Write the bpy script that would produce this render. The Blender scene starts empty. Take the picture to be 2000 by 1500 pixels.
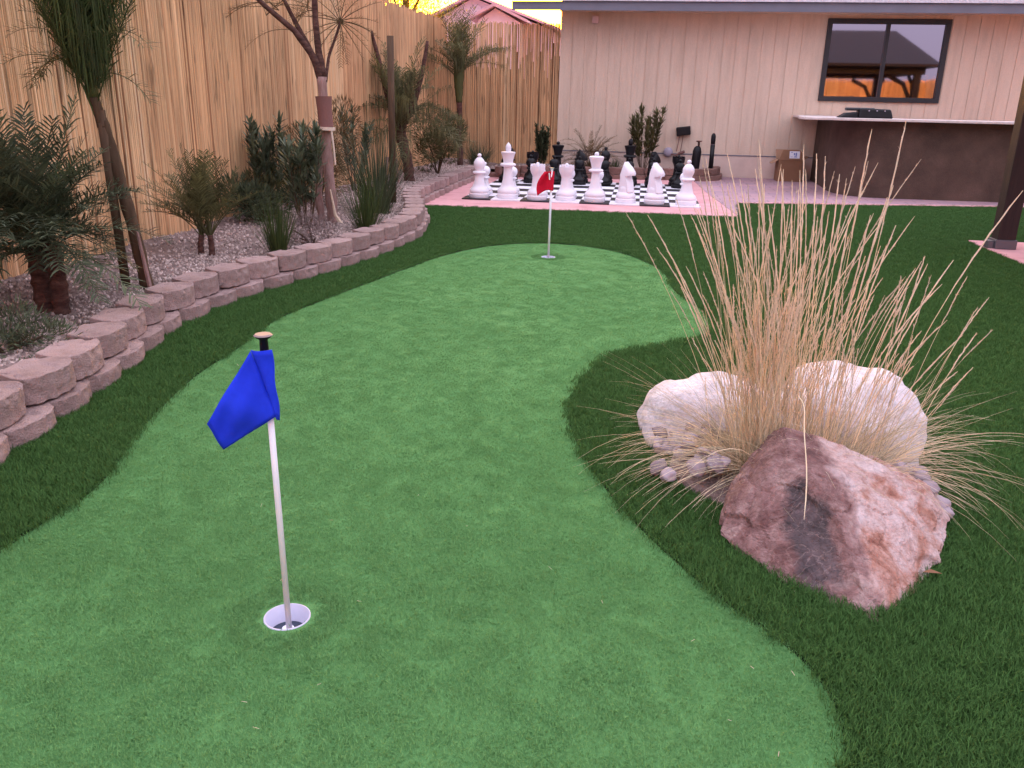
import bpy, bmesh, math, random
import numpy as np
from mathutils import Vector, Matrix, noise
from mathutils.geometry import tessellate_polygon
random.seed(7); rng = np.random.default_rng(7)
SC = bpy.context.scene; COL = SC.collection
R_ = math.radians

# ------------------------------------------------------------------ camera
FPX, PITCH, ROLL, CH, YAW = 1639.0, .3253, .0224, 1.153, .1411
def _basis():
    F = np.array([0, math.cos(PITCH), -math.sin(PITCH)]); R = np.array([1., 0, 0]); U = np.array([0, math.sin(PITCH), math.cos(PITCH)])
    c, s = math.cos(ROLL), math.sin(ROLL); R, U = c*R + s*U, -s*R + c*U
    ex = np.array([math.cos(YAW), -math.sin(YAW), 0]); ey = np.array([math.sin(YAW), math.cos(YAW), 0])
    f = lambda v: np.array([v@ex, v@ey, v[2]])
    return f(F), f(R), f(U)
CF, CR, CU = _basis(); CC = np.array([0, 0, CH])
cam = bpy.data.cameras.new('camera'); cam_o = bpy.data.objects.new('camera', cam); COL.objects.link(cam_o)
cam.lens = FPX/2000*36; cam.sensor_width = 36; cam.clip_start = .05; cam.clip_end = 1500
m = Matrix.Identity(4)
for i in range(3):
    m[i][0] = CR[i]; m[i][1] = CU[i]; m[i][2] = -CF[i]; m[i][3] = CC[i]
cam_o.matrix_world = m; SC.camera = cam_o
def ray(x, y): return CF + CR*(x-1000)/FPX - CU*(y-750)/FPX
def g(x, y, z=0.): d = ray(x, y); return CC + d*(z-CH)/d[2]
def wy(x, y, Y): d = ray(x, y); return CC + d*Y/d[1]
def wx(x, y, X): d = ray(x, y); return CC + d*X/d[0]

# ------------------------------------------------------------------ sky, sun, exposure
SUN_EL, SUN_AZ = 2.0, -12.0            # azimuth measured from +Y towards +X
w = bpy.data.worlds.new('World'); SC.world = w; w.use_nodes = True
nt = w.node_tree; bg = nt.nodes['Background']
sky = nt.nodes.new('ShaderNodeTexSky'); sky.sky_type = 'NISHITA'; sky.sun_disc = False
sky.sun_elevation = R_(SUN_EL); sky.sun_rotation = R_(SUN_AZ); sky.dust_density = 2.0; sky.air_density = 1.0; sky.ozone_density = .6
tint = nt.nodes.new('ShaderNodeMix'); tint.data_type = 'RGBA'; tint.blend_type = 'MULTIPLY'; tint.inputs[0].default_value = 1
tint.inputs[7].default_value = (1.0, .76, .22, 1)
nt.links.new(sky.outputs[0], tint.inputs[6])
# thin high cloud veil away from the sunset, dimmer and mauve towards the horizon
gtc = nt.nodes.new('ShaderNodeTexCoord'); sxyz = nt.nodes.new('ShaderNodeSeparateXYZ'); nt.links.new(gtc.outputs['Generated'], sxyz.inputs[0])
vr = nt.nodes.new('ShaderNodeValToRGB'); nt.links.new(sxyz.outputs[2], vr.inputs[0]); ve = vr.color_ramp
ve.elements[0].position = 0; ve.elements[0].color = (.26, .22, .27, 1); ve.elements[1].position = 1; ve.elements[1].color = (.72, .72, .88, 1)
vq = ve.elements.new(.12); vq.color = (.31, .275, .36, 1); vq = ve.elements.new(.45); vq.color = (.56, .53, .65, 1)
dp = nt.nodes.new('ShaderNodeVectorMath'); dp.operation = 'DOT_PRODUCT'; nt.links.new(gtc.outputs['Generated'], dp.inputs[0]); dp.inputs[1].default_value = (math.sin(R_(SUN_AZ)), math.cos(R_(SUN_AZ)), .03)
dm = nt.nodes.new('ShaderNodeMapRange'); dm.interpolation_type = 'SMOOTHSTEP'; dm.inputs[1].default_value = .72; dm.inputs[2].default_value = .97; nt.links.new(dp.outputs['Value'], dm.inputs[0])
vm = nt.nodes.new('ShaderNodeMix'); vm.data_type = 'RGBA'; nt.links.new(dm.outputs[0], vm.inputs[0]); nt.links.new(vr.outputs[0], vm.inputs[6]); nt.links.new(tint.outputs[2], vm.inputs[7]); nt.links.new(vm.outputs[2], bg.inputs[0]); bg.inputs[1].default_value = .15
sl = bpy.data.lights.new('sun', 'SUN'); sl.energy = 2.6; sl.angle = R_(.5); sl.color = (1, .37, .22)
so = bpy.data.objects.new('sun', sl); COL.objects.link(so)
sd = Vector((math.sin(R_(SUN_AZ))*math.cos(R_(SUN_EL)), math.cos(R_(SUN_AZ))*math.cos(R_(SUN_EL)), math.sin(R_(SUN_EL))))
so.rotation_euler = sd.to_track_quat('Z', 'Y').to_euler(); so.location = sd*30
SC.view_settings.view_transform = 'Standard'; SC.view_settings.look = 'None'; SC.view_settings.exposure = 4.42; SC.view_settings.gamma = 1

# ------------------------------------------------------------------ helpers
def tag(o, label=None, cat=None, group=None, kind=None):
    if label: o['label'] = label
    if cat: o['category'] = cat
    if group: o['group'] = group
    if kind: o['kind'] = kind
    return o
def empty(name, loc=(0, 0, 0), rz=0.):
    o = bpy.data.objects.new(name, None); COL.objects.link(o); o.location = loc; o.rotation_euler = (0, 0, rz); o.empty_display_size = .1
    return o
class MB:
    def __init__(s): s.v = []; s.f = []; s.mi = []; s.va = []
    def add(s, vs, fs, var=.5, mi=0):
        n = len(s.v); s.v += [tuple(float(c) for c in p) for p in vs]; s.va += [var]*len(vs)
        s.f += [tuple(n+i for i in f) for f in fs]; s.mi += [mi]*len(fs)
    def box(s, a, b, var=.5, mi=0):
        x0, y0, z0 = a; x1, y1, z1 = b
        s.add([(x0,y0,z0),(x1,y0,z0),(x1,y1,z0),(x0,y1,z0),(x0,y0,z1),(x1,y0,z1),(x1,y1,z1),(x0,y1,z1)],
              [(0,3,2,1),(4,5,6,7),(0,1,5,4),(1,2,6,5),(2,3,7,6),(3,0,4,7)], var, mi)
    def tube(s, pts, rad, n=8, var=.5, mi=0, cap=True):
        pts = [np.array(p, float) for p in pts]; rad = [rad]*len(pts) if np.isscalar(rad) else rad
        base = None; rings = []
        for i, p in enumerate(pts):
            d = pts[min(i+1, len(pts)-1)] - pts[max(i-1, 0)]; d = d/(np.linalg.norm(d)+1e-9)
            if base is None: base = np.cross(d, [0, 1, 0] if abs(d[1]) < .9 else [1, 0, 0])
            a = base - d*(base@d); a /= np.linalg.norm(a)+1e-9; base = a; b = np.cross(d, a)
            rings.append([p + rad[i]*(math.cos(t)*a + math.sin(t)*b) for t in [2*math.pi*k/n for k in range(n)]])
        vs = [q for r in rings for q in r]; fs = []
        for i in range(len(pts)-1):
            for k in range(n): fs.append((i*n+k, i*n+(k+1) % n, (i+1)*n+(k+1) % n, (i+1)*n+k))
        if cap: fs += [tuple(range(n-1, -1, -1)), tuple((len(pts)-1)*n+k for k in range(n))]
        s.add(vs, fs, var, mi)
    def lathe(s, prof, c=(0, 0, 0), n=28, var=.5, mi=0):
        vs = []; fs = []
        for r, z in prof:
            for k in range(n):
                t = 2*math.pi*k/n; vs.append((c[0]+r*math.cos(t), c[1]+r*math.sin(t), c[2]+z))
        for i in range(len(prof)-1):
            for k in range(n): fs.append((i*n+k, i*n+(k+1) % n, (i+1)*n+(k+1) % n, (i+1)*n+k))
        fs += [tuple(range(n-1, -1, -1)), tuple((len(prof)-1)*n+k for k in range(n))]
        s.add(vs, fs, var, mi)
    def prism(s, poly, z0, z1, var=.5, mi=0):
        n = len(poly); vs = [(p[0], p[1], z0) for p in poly] + [(p[0], p[1], z1) for p in poly]
        s.add(vs, [tuple(range(n-1, -1, -1)), tuple(range(n, 2*n))] + [(i, (i+1) % n, n+(i+1) % n, n+i) for i in range(n)], var, mi)
    def build(s, name, mats, parent=None, smooth=False, bevel=0., loc=None, rz=0.):
        me = bpy.data.meshes.new(name); me.from_pydata(s.v, [], s.f)
        mats = mats if isinstance(mats, (list, tuple)) else [mats]
        for q in mats: me.materials.append(q)
        if len(mats) > 1: me.polygons.foreach_set('material_index', s.mi)
        a = me.attributes.new('var', 'FLOAT', 'POINT'); a.data.foreach_set('value', s.va)
        if smooth: me.polygons.foreach_set('use_smooth', [True]*len(me.polygons))
        me.update(); o = bpy.data.objects.new(name, me); COL.objects.link(o)
        if parent is not None: o.parent = parent
        if loc is not None: o.location = loc
        if rz: o.rotation_euler = (0, 0, rz)
        if bevel:
            b = o.modifiers.new('bevel', 'BEVEL'); b.width = bevel; b.segments = 2; b.limit_method = 'ANGLE'; b.angle_limit = R_(35)
        return o
def copy_tree(o, parent=None):
    c = o.copy(); COL.objects.link(c)
    if parent is not None: c.parent = parent
    for ch in list(o.children): copy_tree(ch, c)
    return c
def smooth_by_angle(o, deg=35):
    me = o.data; me.polygons.foreach_set('use_smooth', [True]*len(me.polygons)); me.set_sharp_from_angle(angle=R_(deg))

def mat(name, cols, scale=4., rough=.8, bump=0., bscale=60., var=0., stretch=(1, 1, 1), spec=.3, trans=0., detail=5., metal=0., coat=0., pos=None, fine=0., finescale=200., bdist=.01):
    m = bpy.data.materials.new(name); m.use_nodes = True; t = m.node_tree; N = t.nodes; L = t.links; b = N['Principled BSDF']
    b.inputs['Roughness'].default_value = rough; b.inputs['Specular IOR Level'].default_value = spec; b.inputs['Metallic'].default_value = metal
    b.inputs['Coat Weight'].default_value = coat
    tc = N.new('ShaderNodeTexCoord'); mp = N.new('ShaderNodeMapping'); mp.inputs['Scale'].default_value = stretch; L.new(tc.outputs['Object'], mp.inputs[0])
    out = None
    n = N.new('ShaderNodeTexNoise'); n.inputs['Scale'].default_value = scale; n.inputs['Detail'].default_value = detail; n.inputs['Roughness'].default_value = .6
    L.new(mp.outputs[0], n.inputs[0])
    r = N.new('ShaderNodeValToRGB'); L.new(n.outputs[0], r.inputs[0]); e = r.color_ramp
    cols = cols if isinstance(cols[0], (list, tuple)) else [cols, cols]
    k = len(cols); lo, hi = pos or (.3, .7)
    e.elements[0].position = lo; e.elements[1].position = hi
    e.elements[0].color = (*cols[0], 1); e.elements[1].color = (*cols[-1], 1)
    for i in range(1, k-1):
        q = e.elements.new(lo + (hi-lo)*i/(k-1)); q.color = (*cols[i], 1)
    out = r.outputs[0]
    def mulval(out, fac, lo, hi):
        mr = N.new('ShaderNodeMapRange'); mr.inputs[1].default_value = 0; mr.inputs[2].default_value = 1; mr.inputs[3].default_value = lo; mr.inputs[4].default_value = hi
        L.new(fac, mr.inputs[0]); mx = N.new('ShaderNodeMix'); mx.data_type = 'RGBA'; mx.blend_type = 'MULTIPLY'; mx.inputs[0].default_value = 1
        L.new(out, mx.inputs[6]); L.new(mr.outputs[0], mx.inputs[7]); return mx.outputs[2]
    if var:
        at = N.new('ShaderNodeAttribute'); at.attribute_name = 'var'; out = mulval(out, at.outputs['Fac'], 1-var, 1+var)
    if fine:
        n3 = N.new('ShaderNodeTexNoise'); n3.inputs['Scale'].default_value = finescale; n3.inputs['Detail'].default_value = 2; L.new(tc.outputs['Object'], n3.inputs[0])
        out = mulval(out, n3.outputs[0], 1-fine*2, 1+fine*2)
    L.new(out, b.inputs['Base Color'])
    if bump:
        n2 = N.new('ShaderNodeTexNoise'); n2.inputs['Scale'].default_value = bscale; n2.inputs['Detail'].default_value = 6; L.new(mp.outputs[0], n2.inputs[0])
        bp = N.new('ShaderNodeBump'); bp.inputs['Strength'].default_value = bump; bp.inputs['Distance'].default_value = bdist; L.new(n2.outputs[0], bp.inputs['Height']); L.new(bp.outputs[0], b.inputs['Normal'])
    if trans:
        tr = N.new('ShaderNodeBsdfTranslucent'); L.new(out, tr.inputs[0]); ms = N.new('ShaderNodeMixShader'); ms.inputs[0].default_value = trans
        L.new(b.outputs[0], ms.inputs[1]); L.new(tr.outputs[0], ms.inputs[2]); L.new(ms.outputs[0], N['Material Output'].inputs[0])
    return m
def flat(name, c, rough=.6, **k): return mat(name, [tuple(x*.9 for x in c), tuple(min(1, x*1.08) for x in c)], rough=rough, **k)

M = {}
M['green'] = mat('putting turf', [(.088, .225, .075), (.104, .255, .086), (.122, .28, .098)], scale=1.1, rough=.95, fine=.12, finescale=420, bump=.8, bscale=500, bdist=.004, spec=.1)
M['green_blade'] = mat('putting turf pile', [(.122, .278, .09), (.152, .322, .115)], scale=1.1, rough=.8, var=.16, trans=.2, spec=.15)
M['lawn'] = mat('lawn backing', [(.025, .06, .016), (.04, .085, .024)], scale=6, rough=1, fine=.2, bump=.6, bscale=200, spec=.05)
M['blade'] = mat('lawn pile', [(.038, .098, .026), (.058, .132, .032), (.075, .16, .04)], scale=1.4, rough=.75, var=.28, trans=.2, spec=.15)
M['soil'] = mat('bed soil', [(.15, .10, .09), (.24, .17, .155), (.30, .22, .21)], scale=7, rough=1, bump=1, bscale=45, fine=.2, finescale=150, bdist=.03)
M['seam_shade'] = flat('painted seam shade', (.02, .022, .012), 1)
M['stone'] = mat('gravel stone', [(.25, .18, .155), (.40, .31, .28), (.64, .53, .50)], scale=30, rough=.9, var=.45)
M['earth'] = flat('earth', (.22, .17, .13), 1, scale=.3)
M['pad'] = mat('salmon concrete', [(.52, .24, .25), (.62, .31, .32), (.68, .36, .38)], scale=3, rough=.9, bump=.3, bscale=120, fine=.12, finescale=160)
M['block'] = mat('block top', [(.34, .225, .205), (.42, .29, .27), (.48, .34, .32)], scale=9, rough=.95, bump=.8, bscale=140, var=.2, fine=.16, finescale=260)
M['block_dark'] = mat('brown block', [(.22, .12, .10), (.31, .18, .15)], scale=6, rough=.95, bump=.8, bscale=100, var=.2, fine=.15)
M['siding'] = mat('painted siding', [(.56, .43, .335), (.63, .49, .385), (.67, .52, .41)], scale=3, rough=.75, bump=.35, bscale=40, stretch=(3, 3, .4), fine=.06, finescale=90)
M['stucco_base'] = mat('foundation paint', [(.58, .44, .38), (.66, .51, .44)], scale=5, rough=.9, bump=.4, bscale=90)
M['gray_trim'] = flat('grey fascia', (.16, .16, .20), .6)
M['roof_white'] = mat('pale roof', [(.5, .46, .5), (.7, .66, .7)], scale=30, rough=.9, bump=.5)
M['black_frame'] = flat('dark window frame', (.03, .03, .035), .45)
M['counter'] = mat('brown stucco', [(.062, .038, .029), (.09, .055, .042), (.12, .074, .058)], scale=2.5, rough=.85, bump=.5, bscale=80, fine=.12, finescale=60)
M['counter_top'] = mat('pale stone slab', [(.55, .45, .42), (.7, .6, .58)], scale=12, rough=.5)
M['white'] = mat('white plastic', [(.74, .70, .76), (.80, .76, .82)], scale=8, rough=.38, spec=.4)
M['black'] = mat('black plastic', [(.004, .004, .005), (.009, .008, .011)], scale=8, rough=.45, spec=.25)
M['sq_white'] = flat('white board tile', (.78, .74, .80), .5); M['sq_black'] = flat('black board tile', (.014, .013, .02), .5)
M['pole'] = flat('white pole', (.80, .78, .84), .35)
M['cap'] = flat('cap top', (.25, .18, .18), .5)
M['blue'] = mat('blue flag cloth', [(.012, .035, .68), (.02, .06, .88)], scale=14, rough=.7, bump=.25, bscale=900, spec=.2, trans=.15)
M['red'] = mat('red flag cloth', [(.55, .004, .03), (.68, .008, .045)], scale=14, rough=.7, spec=.2, trans=.2)
M['liner'] = flat('grey white cup liner', (.52, .50, .64), .5); M['cupdark'] = flat('cup bottom', (.05, .06, .09), .8)
M['bamboo'] = None
M['trunk'] = mat('palm trunk', [(.035, .016, .013), (.09, .042, .034), (.15, .08, .065)], scale=16, rough=.95, bump=1, bscale=60, stretch=(1, 1, 2.5))
M['stake'] = mat('stake wood', [(.05, .028, .016), (.10, .06, .035)], scale=10, rough=.9, stretch=(4, 4, .5))
M['bark_pink'] = mat('split bark', [(.22, .12, .10), (.40, .26, .24)], scale=12, rough=.9, bump=.8, stretch=(3, 3, .6))
M['wrap'] = flat('brown trunk wrap', (.20, .095, .085), .9, bump=.4)
M['tie'] = flat('pale tie', (.7, .55, .45), .7)
M['leaf_d'] = mat('dark palm leaf', [(.042, .058, .03), (.10, .12, .065)], scale=5, rough=.6, var=.45, trans=.2)
M['leaf_o'] = mat('olive leaf', [(.075, .075, .03), (.15, .14, .06)], scale=5, rough=.6, var=.4, trans=.3)
M['leaf_b'] = mat('brownish frond', [(.10, .06, .03), (.19, .13, .06)], scale=5, rough=.7, var=.4, trans=.3)
M['leaf_g'] = mat('green frond', [(.03, .05, .014), (.07, .095, .028)], scale=5, rough=.6, var=.4, trans=.3)
M['leaf_ol'] = mat('oleander leaf', [(.06, .085, .05), (.15, .18, .115)], scale=6, rough=.5, var=.4, trans=.2)
M['leaf_s'] = mat('silver leaf', [(.07, .10, .09), (.13, .17, .15)], scale=6, rough=.6, var=.3, trans=.2)
M['leaf_y'] = mat('backlit yellow leaf', [(.25, .20, .02), (.45, .36, .03)], scale=6, rough=.6, var=.4, trans=.6)
M['twig'] = mat('twiggy bush', [(.10, .07, .06), (.25, .18, .18)], scale=20, rough=.9, var=.5)
M['straw'] = mat('straw stem', [(.66, .50, .33), (.84, .70, .50)], scale=6, rough=.7, var=.3, trans=.2)
M['straw_leaf'] = mat('dry grass leaf', [(.46, .38, .23), (.74, .65, .46)], scale=6, rough=.7, var=.45, trans=.2)
M['seed'] = mat('seed head', [(.68, .50, .36), (.84, .68, .53)], scale=60, rough=.8, var=.2, bump=.5, bscale=300, trans=.15)
M['cob'] = mat('river cobble', [(.27, .215, .24), (.40, .32, .35)], scale=12, rough=.8, var=.3, bump=.2)
M['cardboard'] = flat('cardboard', (.25, .13, .075), .9); M['card_in'] = flat('cardboard inside', (.38, .22, .14), .9)
M['sticker'] = flat('white sticker', (.75, .75, .82), .5); M['ink'] = flat('blue print', (.12, .17, .45), .6)
M['post'] = mat('stained post', [(.018, .010, .011), (.04, .022, .02)], scale=9, rough=.6, stretch=(4, 4, .4), bump=.2)
M['steel'] = flat('grey steel', (.14, .13, .15), .45, metal=.5)
M['lamp_pink'] = flat('pale fixture', (.62, .44, .44), .5)
M['cord'] = flat('brown cord', (.20, .10, .09), .7)
M['outlet'] = flat('lavender cover', (.42, .36, .44), .4)
M['pink_stucco'] = mat('pink stucco', [(.74, .50, .55), (.80, .56, .60)], scale=4, rough=.9); M['trim_red'] = flat('rust trim', (.62, .34, .37), .8)
M['tile'] = flat('roof tile', (.74, .50, .54), .9); M['shaft'] = mat('olive crown shaft', [(.045, .05, .014), (.09, .09, .03)], scale=8, rough=.7, stretch=(5, 5, .6))

# bamboo: stripes per pole, nodes and dark splits
def bamboo_mat():
    m = bpy.data.materials.new('bamboo'); m.use_nodes = True; t = m.node_tree; N = t.nodes; L = t.links; b = N['Principled BSDF']
    b.inputs['Roughness'].default_value = .6; b.inputs['Specular IOR Level'].default_value = .25
    at = N.new('ShaderNodeAttribute'); at.attribute_name = 'var'
    r = N.new('ShaderNodeValToRGB'); L.new(at.outputs['Fac'], r.inputs[0]); e = r.color_ramp
    cs = [(0, (.28, .13, .06)), (.1, (.50, .27, .14)), (.35, (.60, .35, .18)), (.6, (.66, .41, .22)), (.85, (.72, .48, .27)), (1, (.82, .62, .40))]
    e.elements[0].position = 0; e.elements[0].color = (*cs[0][1], 1); e.elements[1].position = 1; e.elements[1].color = (*cs[-1][1], 1)
    for p, c in cs[1:-1]: q = e.elements.new(p); q.color = (*c, 1)
    tc = N.new('ShaderNodeTexCoord')
    def nz(st, sc, lo, hi, a, bb):
        mp = N.new('ShaderNodeMapping'); mp.inputs['Scale'].default_value = st; L.new(tc.outputs['Object'], mp.inputs[0])
        n = N.new('ShaderNodeTexNoise'); n.inputs['Scale'].default_value = sc; n.inputs['Detail'].default_value = 3; L.new(mp.outputs[0], n.inputs[0])
        mr = N.new('ShaderNodeMapRange'); mr.inputs[1].default_value = lo; mr.inputs[2].default_value = hi; mr.inputs[3].default_value = a; mr.inputs[4].default_value = bb; L.new(n.outputs[0], mr.inputs[0])
        return mr.outputs[0]
    out = r.outputs[0]
    for st, sc, lo, hi, a, bb in [((1, 1, 1), .8, .35, .65, .82, 1.12), ((14, 14, 1.3), 1.6, .32, .38, .55, 1.), ((30, 30, .6), 2, .3, .7, .75, 1.2), ((11, 11, 1.1), 2.0, .62, .70, 1., .5)]:
        mx = N.new('ShaderNodeMix'); mx.data_type = 'RGBA'; mx.blend_type = 'MULTIPLY'; mx.inputs[0].default_value = 1
        L.new(out, mx.inputs[6]); L.new(nz(st, sc, lo, hi, a, bb), mx.inputs[7]); out = mx.outputs[2]
    L.new(out, b.inputs['Base Color']); return m
M['bamboo'] = bamboo_mat()
def glass_mat():
    m = bpy.data.materials.new('tinted reflective pane'); m.use_nodes = True; b = m.node_tree.nodes['Principled BSDF']
    b.inputs['Base Color'].default_value = (.38, .35, .41, 1); b.inputs['Metallic'].default_value = 1; b.inputs['Roughness'].default_value = .03
    return m
M['glass'] = glass_mat()
def paver_mat():
    m = bpy.data.materials.new('pink pavers'); m.use_nodes = True; t = m.node_tree; N = t.nodes; L = t.links; b = N['Principled BSDF']; b.inputs['Roughness'].default_value = .9
    tc = N.new('ShaderNodeTexCoord'); br = N.new('ShaderNodeTexBrick'); L.new(tc.outputs['Object'], br.inputs[0])
    br.inputs['Color1'].default_value = (.46, .27, .29, 1); br.inputs['Color2'].default_value = (.38, .24, .29, 1); br.inputs['Mortar'].default_value = (.26, .17, .2, 1)
    br.inputs['Scale'].default_value = 1; br.inputs['Brick Width'].default_value = .3; br.inputs['Row Height'].default_value = .2; br.inputs['Mortar Size'].default_value = .008
    n = N.new('ShaderNodeTexNoise'); n.inputs['Scale'].default_value = 3; mx = N.new('ShaderNodeMix'); mx.data_type = 'RGBA'; mx.blend_type = 'OVERLAY'; mx.inputs[0].default_value = .5
    L.new(br.outputs[0], mx.inputs[6]); L.new(n.outputs[0], mx.inputs[7]); L.new(mx.outputs[2], b.inputs['Base Color']); return m
M['paver'] = paver_mat()
def boulder_mat():
    m = bpy.data.materials.new('red quartz rock'); m.use_nodes = True; t = m.node_tree; N = t.nodes; L = t.links; b = N['Principled BSDF']; b.inputs['Roughness'].default_value = .8
    tc = N.new('ShaderNodeTexCoord')
    def noi(sc, det, dist=0., off=0):
        mp = N.new('ShaderNodeMapping'); mp.inputs['Location'].default_value = (off, off*2, off); L.new(tc.outputs['Object'], mp.inputs[0])
        n = N.new('ShaderNodeTexNoise'); n.inputs['Scale'].default_value = sc; n.inputs['Detail'].default_value = det; n.inputs['Distortion'].default_value = dist; n.inputs['Roughness'].default_value = .6; L.new(mp.outputs[0], n.inputs[0]); return n.outputs[0]
    def ramp(f, st):
        r = N.new('ShaderNodeValToRGB'); L.new(f, r.inputs[0]); e = r.color_ramp; e.elements[0].position = st[0][0]; e.elements[0].color = (*st[0][1], 1); e.elements[1].position = st[-1][0]; e.elements[1].color = (*st[-1][1], 1)
        for p, c in st[1:-1]: q = e.elements.new(p); q.color = (*c, 1)
        return r.outputs[0]
    def mix(f, a, c):
        x = N.new('ShaderNodeMix'); x.data_type = 'RGBA'; L.new(f, x.inputs[0]); L.new(a, x.inputs[6]); L.new(c, x.inputs[7]); return x.outputs[2]
    left = ramp(noi(9, 8, .6), [(.34, (.10, .042, .04)), (.44, (.17, .078, .072)), (.55, (.26, .14, .13)), (.68, (.40, .27, .25))])
    right = ramp(noi(6, 8, 1.2, 3), [(.34, (.22, .075, .05)), (.42, (.40, .19, .14)), (.5, (.50, .32, .29)), (.64, (.60, .47, .47))])
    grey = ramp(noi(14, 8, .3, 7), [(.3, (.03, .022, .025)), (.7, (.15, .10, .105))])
    sx = N.new('ShaderNodeSeparateXYZ'); L.new(tc.outputs['Object'], sx.inputs[0])
    # the pale quartz fills the right half
    ad = N.new('ShaderNodeMath'); ad.operation = 'MULTIPLY_ADD'; L.new(noi(5, 4, 0, 11), ad.inputs[0]); ad.inputs[1].default_value = .22; L.new(sx.outputs[0], ad.inputs[2])
    az = N.new('ShaderNodeMath'); az.operation = 'MULTIPLY_ADD'; L.new(sx.outputs[2], az.inputs[0]); az.inputs[1].default_value = .35; L.new(ad.outputs[0], az.inputs[2])
    def step(f, a, c, va=0., vb=1.):
        r = N.new('ShaderNodeMapRange'); r.inputs[1].default_value = a; r.inputs[2].default_value = c; r.inputs[3].default_value = va; r.inputs[4].default_value = vb; L.new(f, r.inputs[0]); return r.outputs[0]
    c1 = mix(step(az.outputs[0], .195, .225), left, right)
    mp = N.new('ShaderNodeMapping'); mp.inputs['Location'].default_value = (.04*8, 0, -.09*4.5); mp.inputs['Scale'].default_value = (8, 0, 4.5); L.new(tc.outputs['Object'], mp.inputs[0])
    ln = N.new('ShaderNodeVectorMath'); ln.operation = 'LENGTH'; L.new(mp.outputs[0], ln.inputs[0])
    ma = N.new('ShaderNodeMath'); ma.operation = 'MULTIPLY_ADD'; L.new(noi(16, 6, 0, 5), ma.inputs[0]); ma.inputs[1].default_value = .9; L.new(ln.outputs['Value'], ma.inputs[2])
    c2 = mix(step(ma.outputs[0], .78, .98, 1, 0), c1, grey)  # grey mask paints the cleft's shade into the rock colour
    vein = ramp(noi(7, 10, 2.2, 21), [(.485, (0, 0, 0)), (.5, (1, 1, 1)), (.515, (0, 0, 0))]); pale = N.new('ShaderNodeRGB'); pale.outputs[0].default_value = (.6, .42, .38, 1)
    vm = N.new('ShaderNodeMath'); vm.operation = 'MULTIPLY'; L.new(vein, vm.inputs[0]); vm.inputs[1].default_value = .22
    c2 = mix(vm.outputs[0], c2, pale.outputs[0])
    gr = N.new('ShaderNodeMapRange'); gr.inputs[3].default_value = .6; gr.inputs[4].default_value = 1.4; L.new(noi(90, 4, 0, 2), gr.inputs[0]); gx = N.new('ShaderNodeMix'); gx.data_type = 'RGBA'; gx.blend_type = 'MULTIPLY'; gx.inputs[0].default_value = 1; L.new(c2, gx.inputs[6]); L.new(gr.outputs[0], gx.inputs[7]); c2 = gx.outputs[2]
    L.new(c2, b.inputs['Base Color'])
    bp = N.new('ShaderNodeBump'); bp.inputs['Strength'].default_value = 1; bp.inputs['Distance'].default_value = .02; L.new(noi(55, 9, .4), bp.inputs['Height']); L.new(bp.outputs[0], b.inputs['Normal'])
    return m
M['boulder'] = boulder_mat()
M['boulder_w'] = mat('pale boulder', [(.46, .39, .40), (.60, .53, .55), (.70, .64, .67)], scale=7, rough=.9, bump=1, bscale=38, fine=.12, finescale=120, bdist=.012)

def sheet(name, outer, holes, z, m, kind='structure'):
    loops = [[Vector((p[0], p[1], 0)) for p in outer]] + [[Vector((p[0], p[1], 0)) for p in h] for h in holes]
    tr = tessellate_polygon(loops); pts = [p for l in loops for p in l]; fs = []
    for t in tr:
        a, b, c = (pts[i] for i in t)
        fs.append(t if (b-a).cross(c-a).z > 0 else (t[0], t[2], t[1]))
    mb = MB(); mb.add([(p.x, p.y, z) for p in pts], fs); o = mb.build(name, m); tag(o, kind=kind); return o
def inpoly(P, poly):
    x, y = P[:, 0], P[:, 1]; r = np.zeros(len(P), bool); n = len(poly)
    for i in range(n):
        x0, y0 = poly[i][:2]; x1, y1 = poly[(i+1) % n][:2]
        c = ((y0 > y) != (y1 > y)); xx = (x1-x0)*(y-y0)/((y1-y0) if y1 != y0 else 1e-9) + x0
        r ^= c & (x < xx)
    return r
def smoothpoly(P, it=2, closed=True):
    P = [np.array(p[:2], float) for p in P]
    for _ in range(it):
        Q = []; n = len(P)
        for i in range(n if closed else n-1):
            a, b = P[i], P[(i+1) % n]; Q += [a*.75+b*.25, a*.25+b*.75]
        if not closed: Q = [P[0]] + Q + [P[-1]]
        P = Q
    return P
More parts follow.
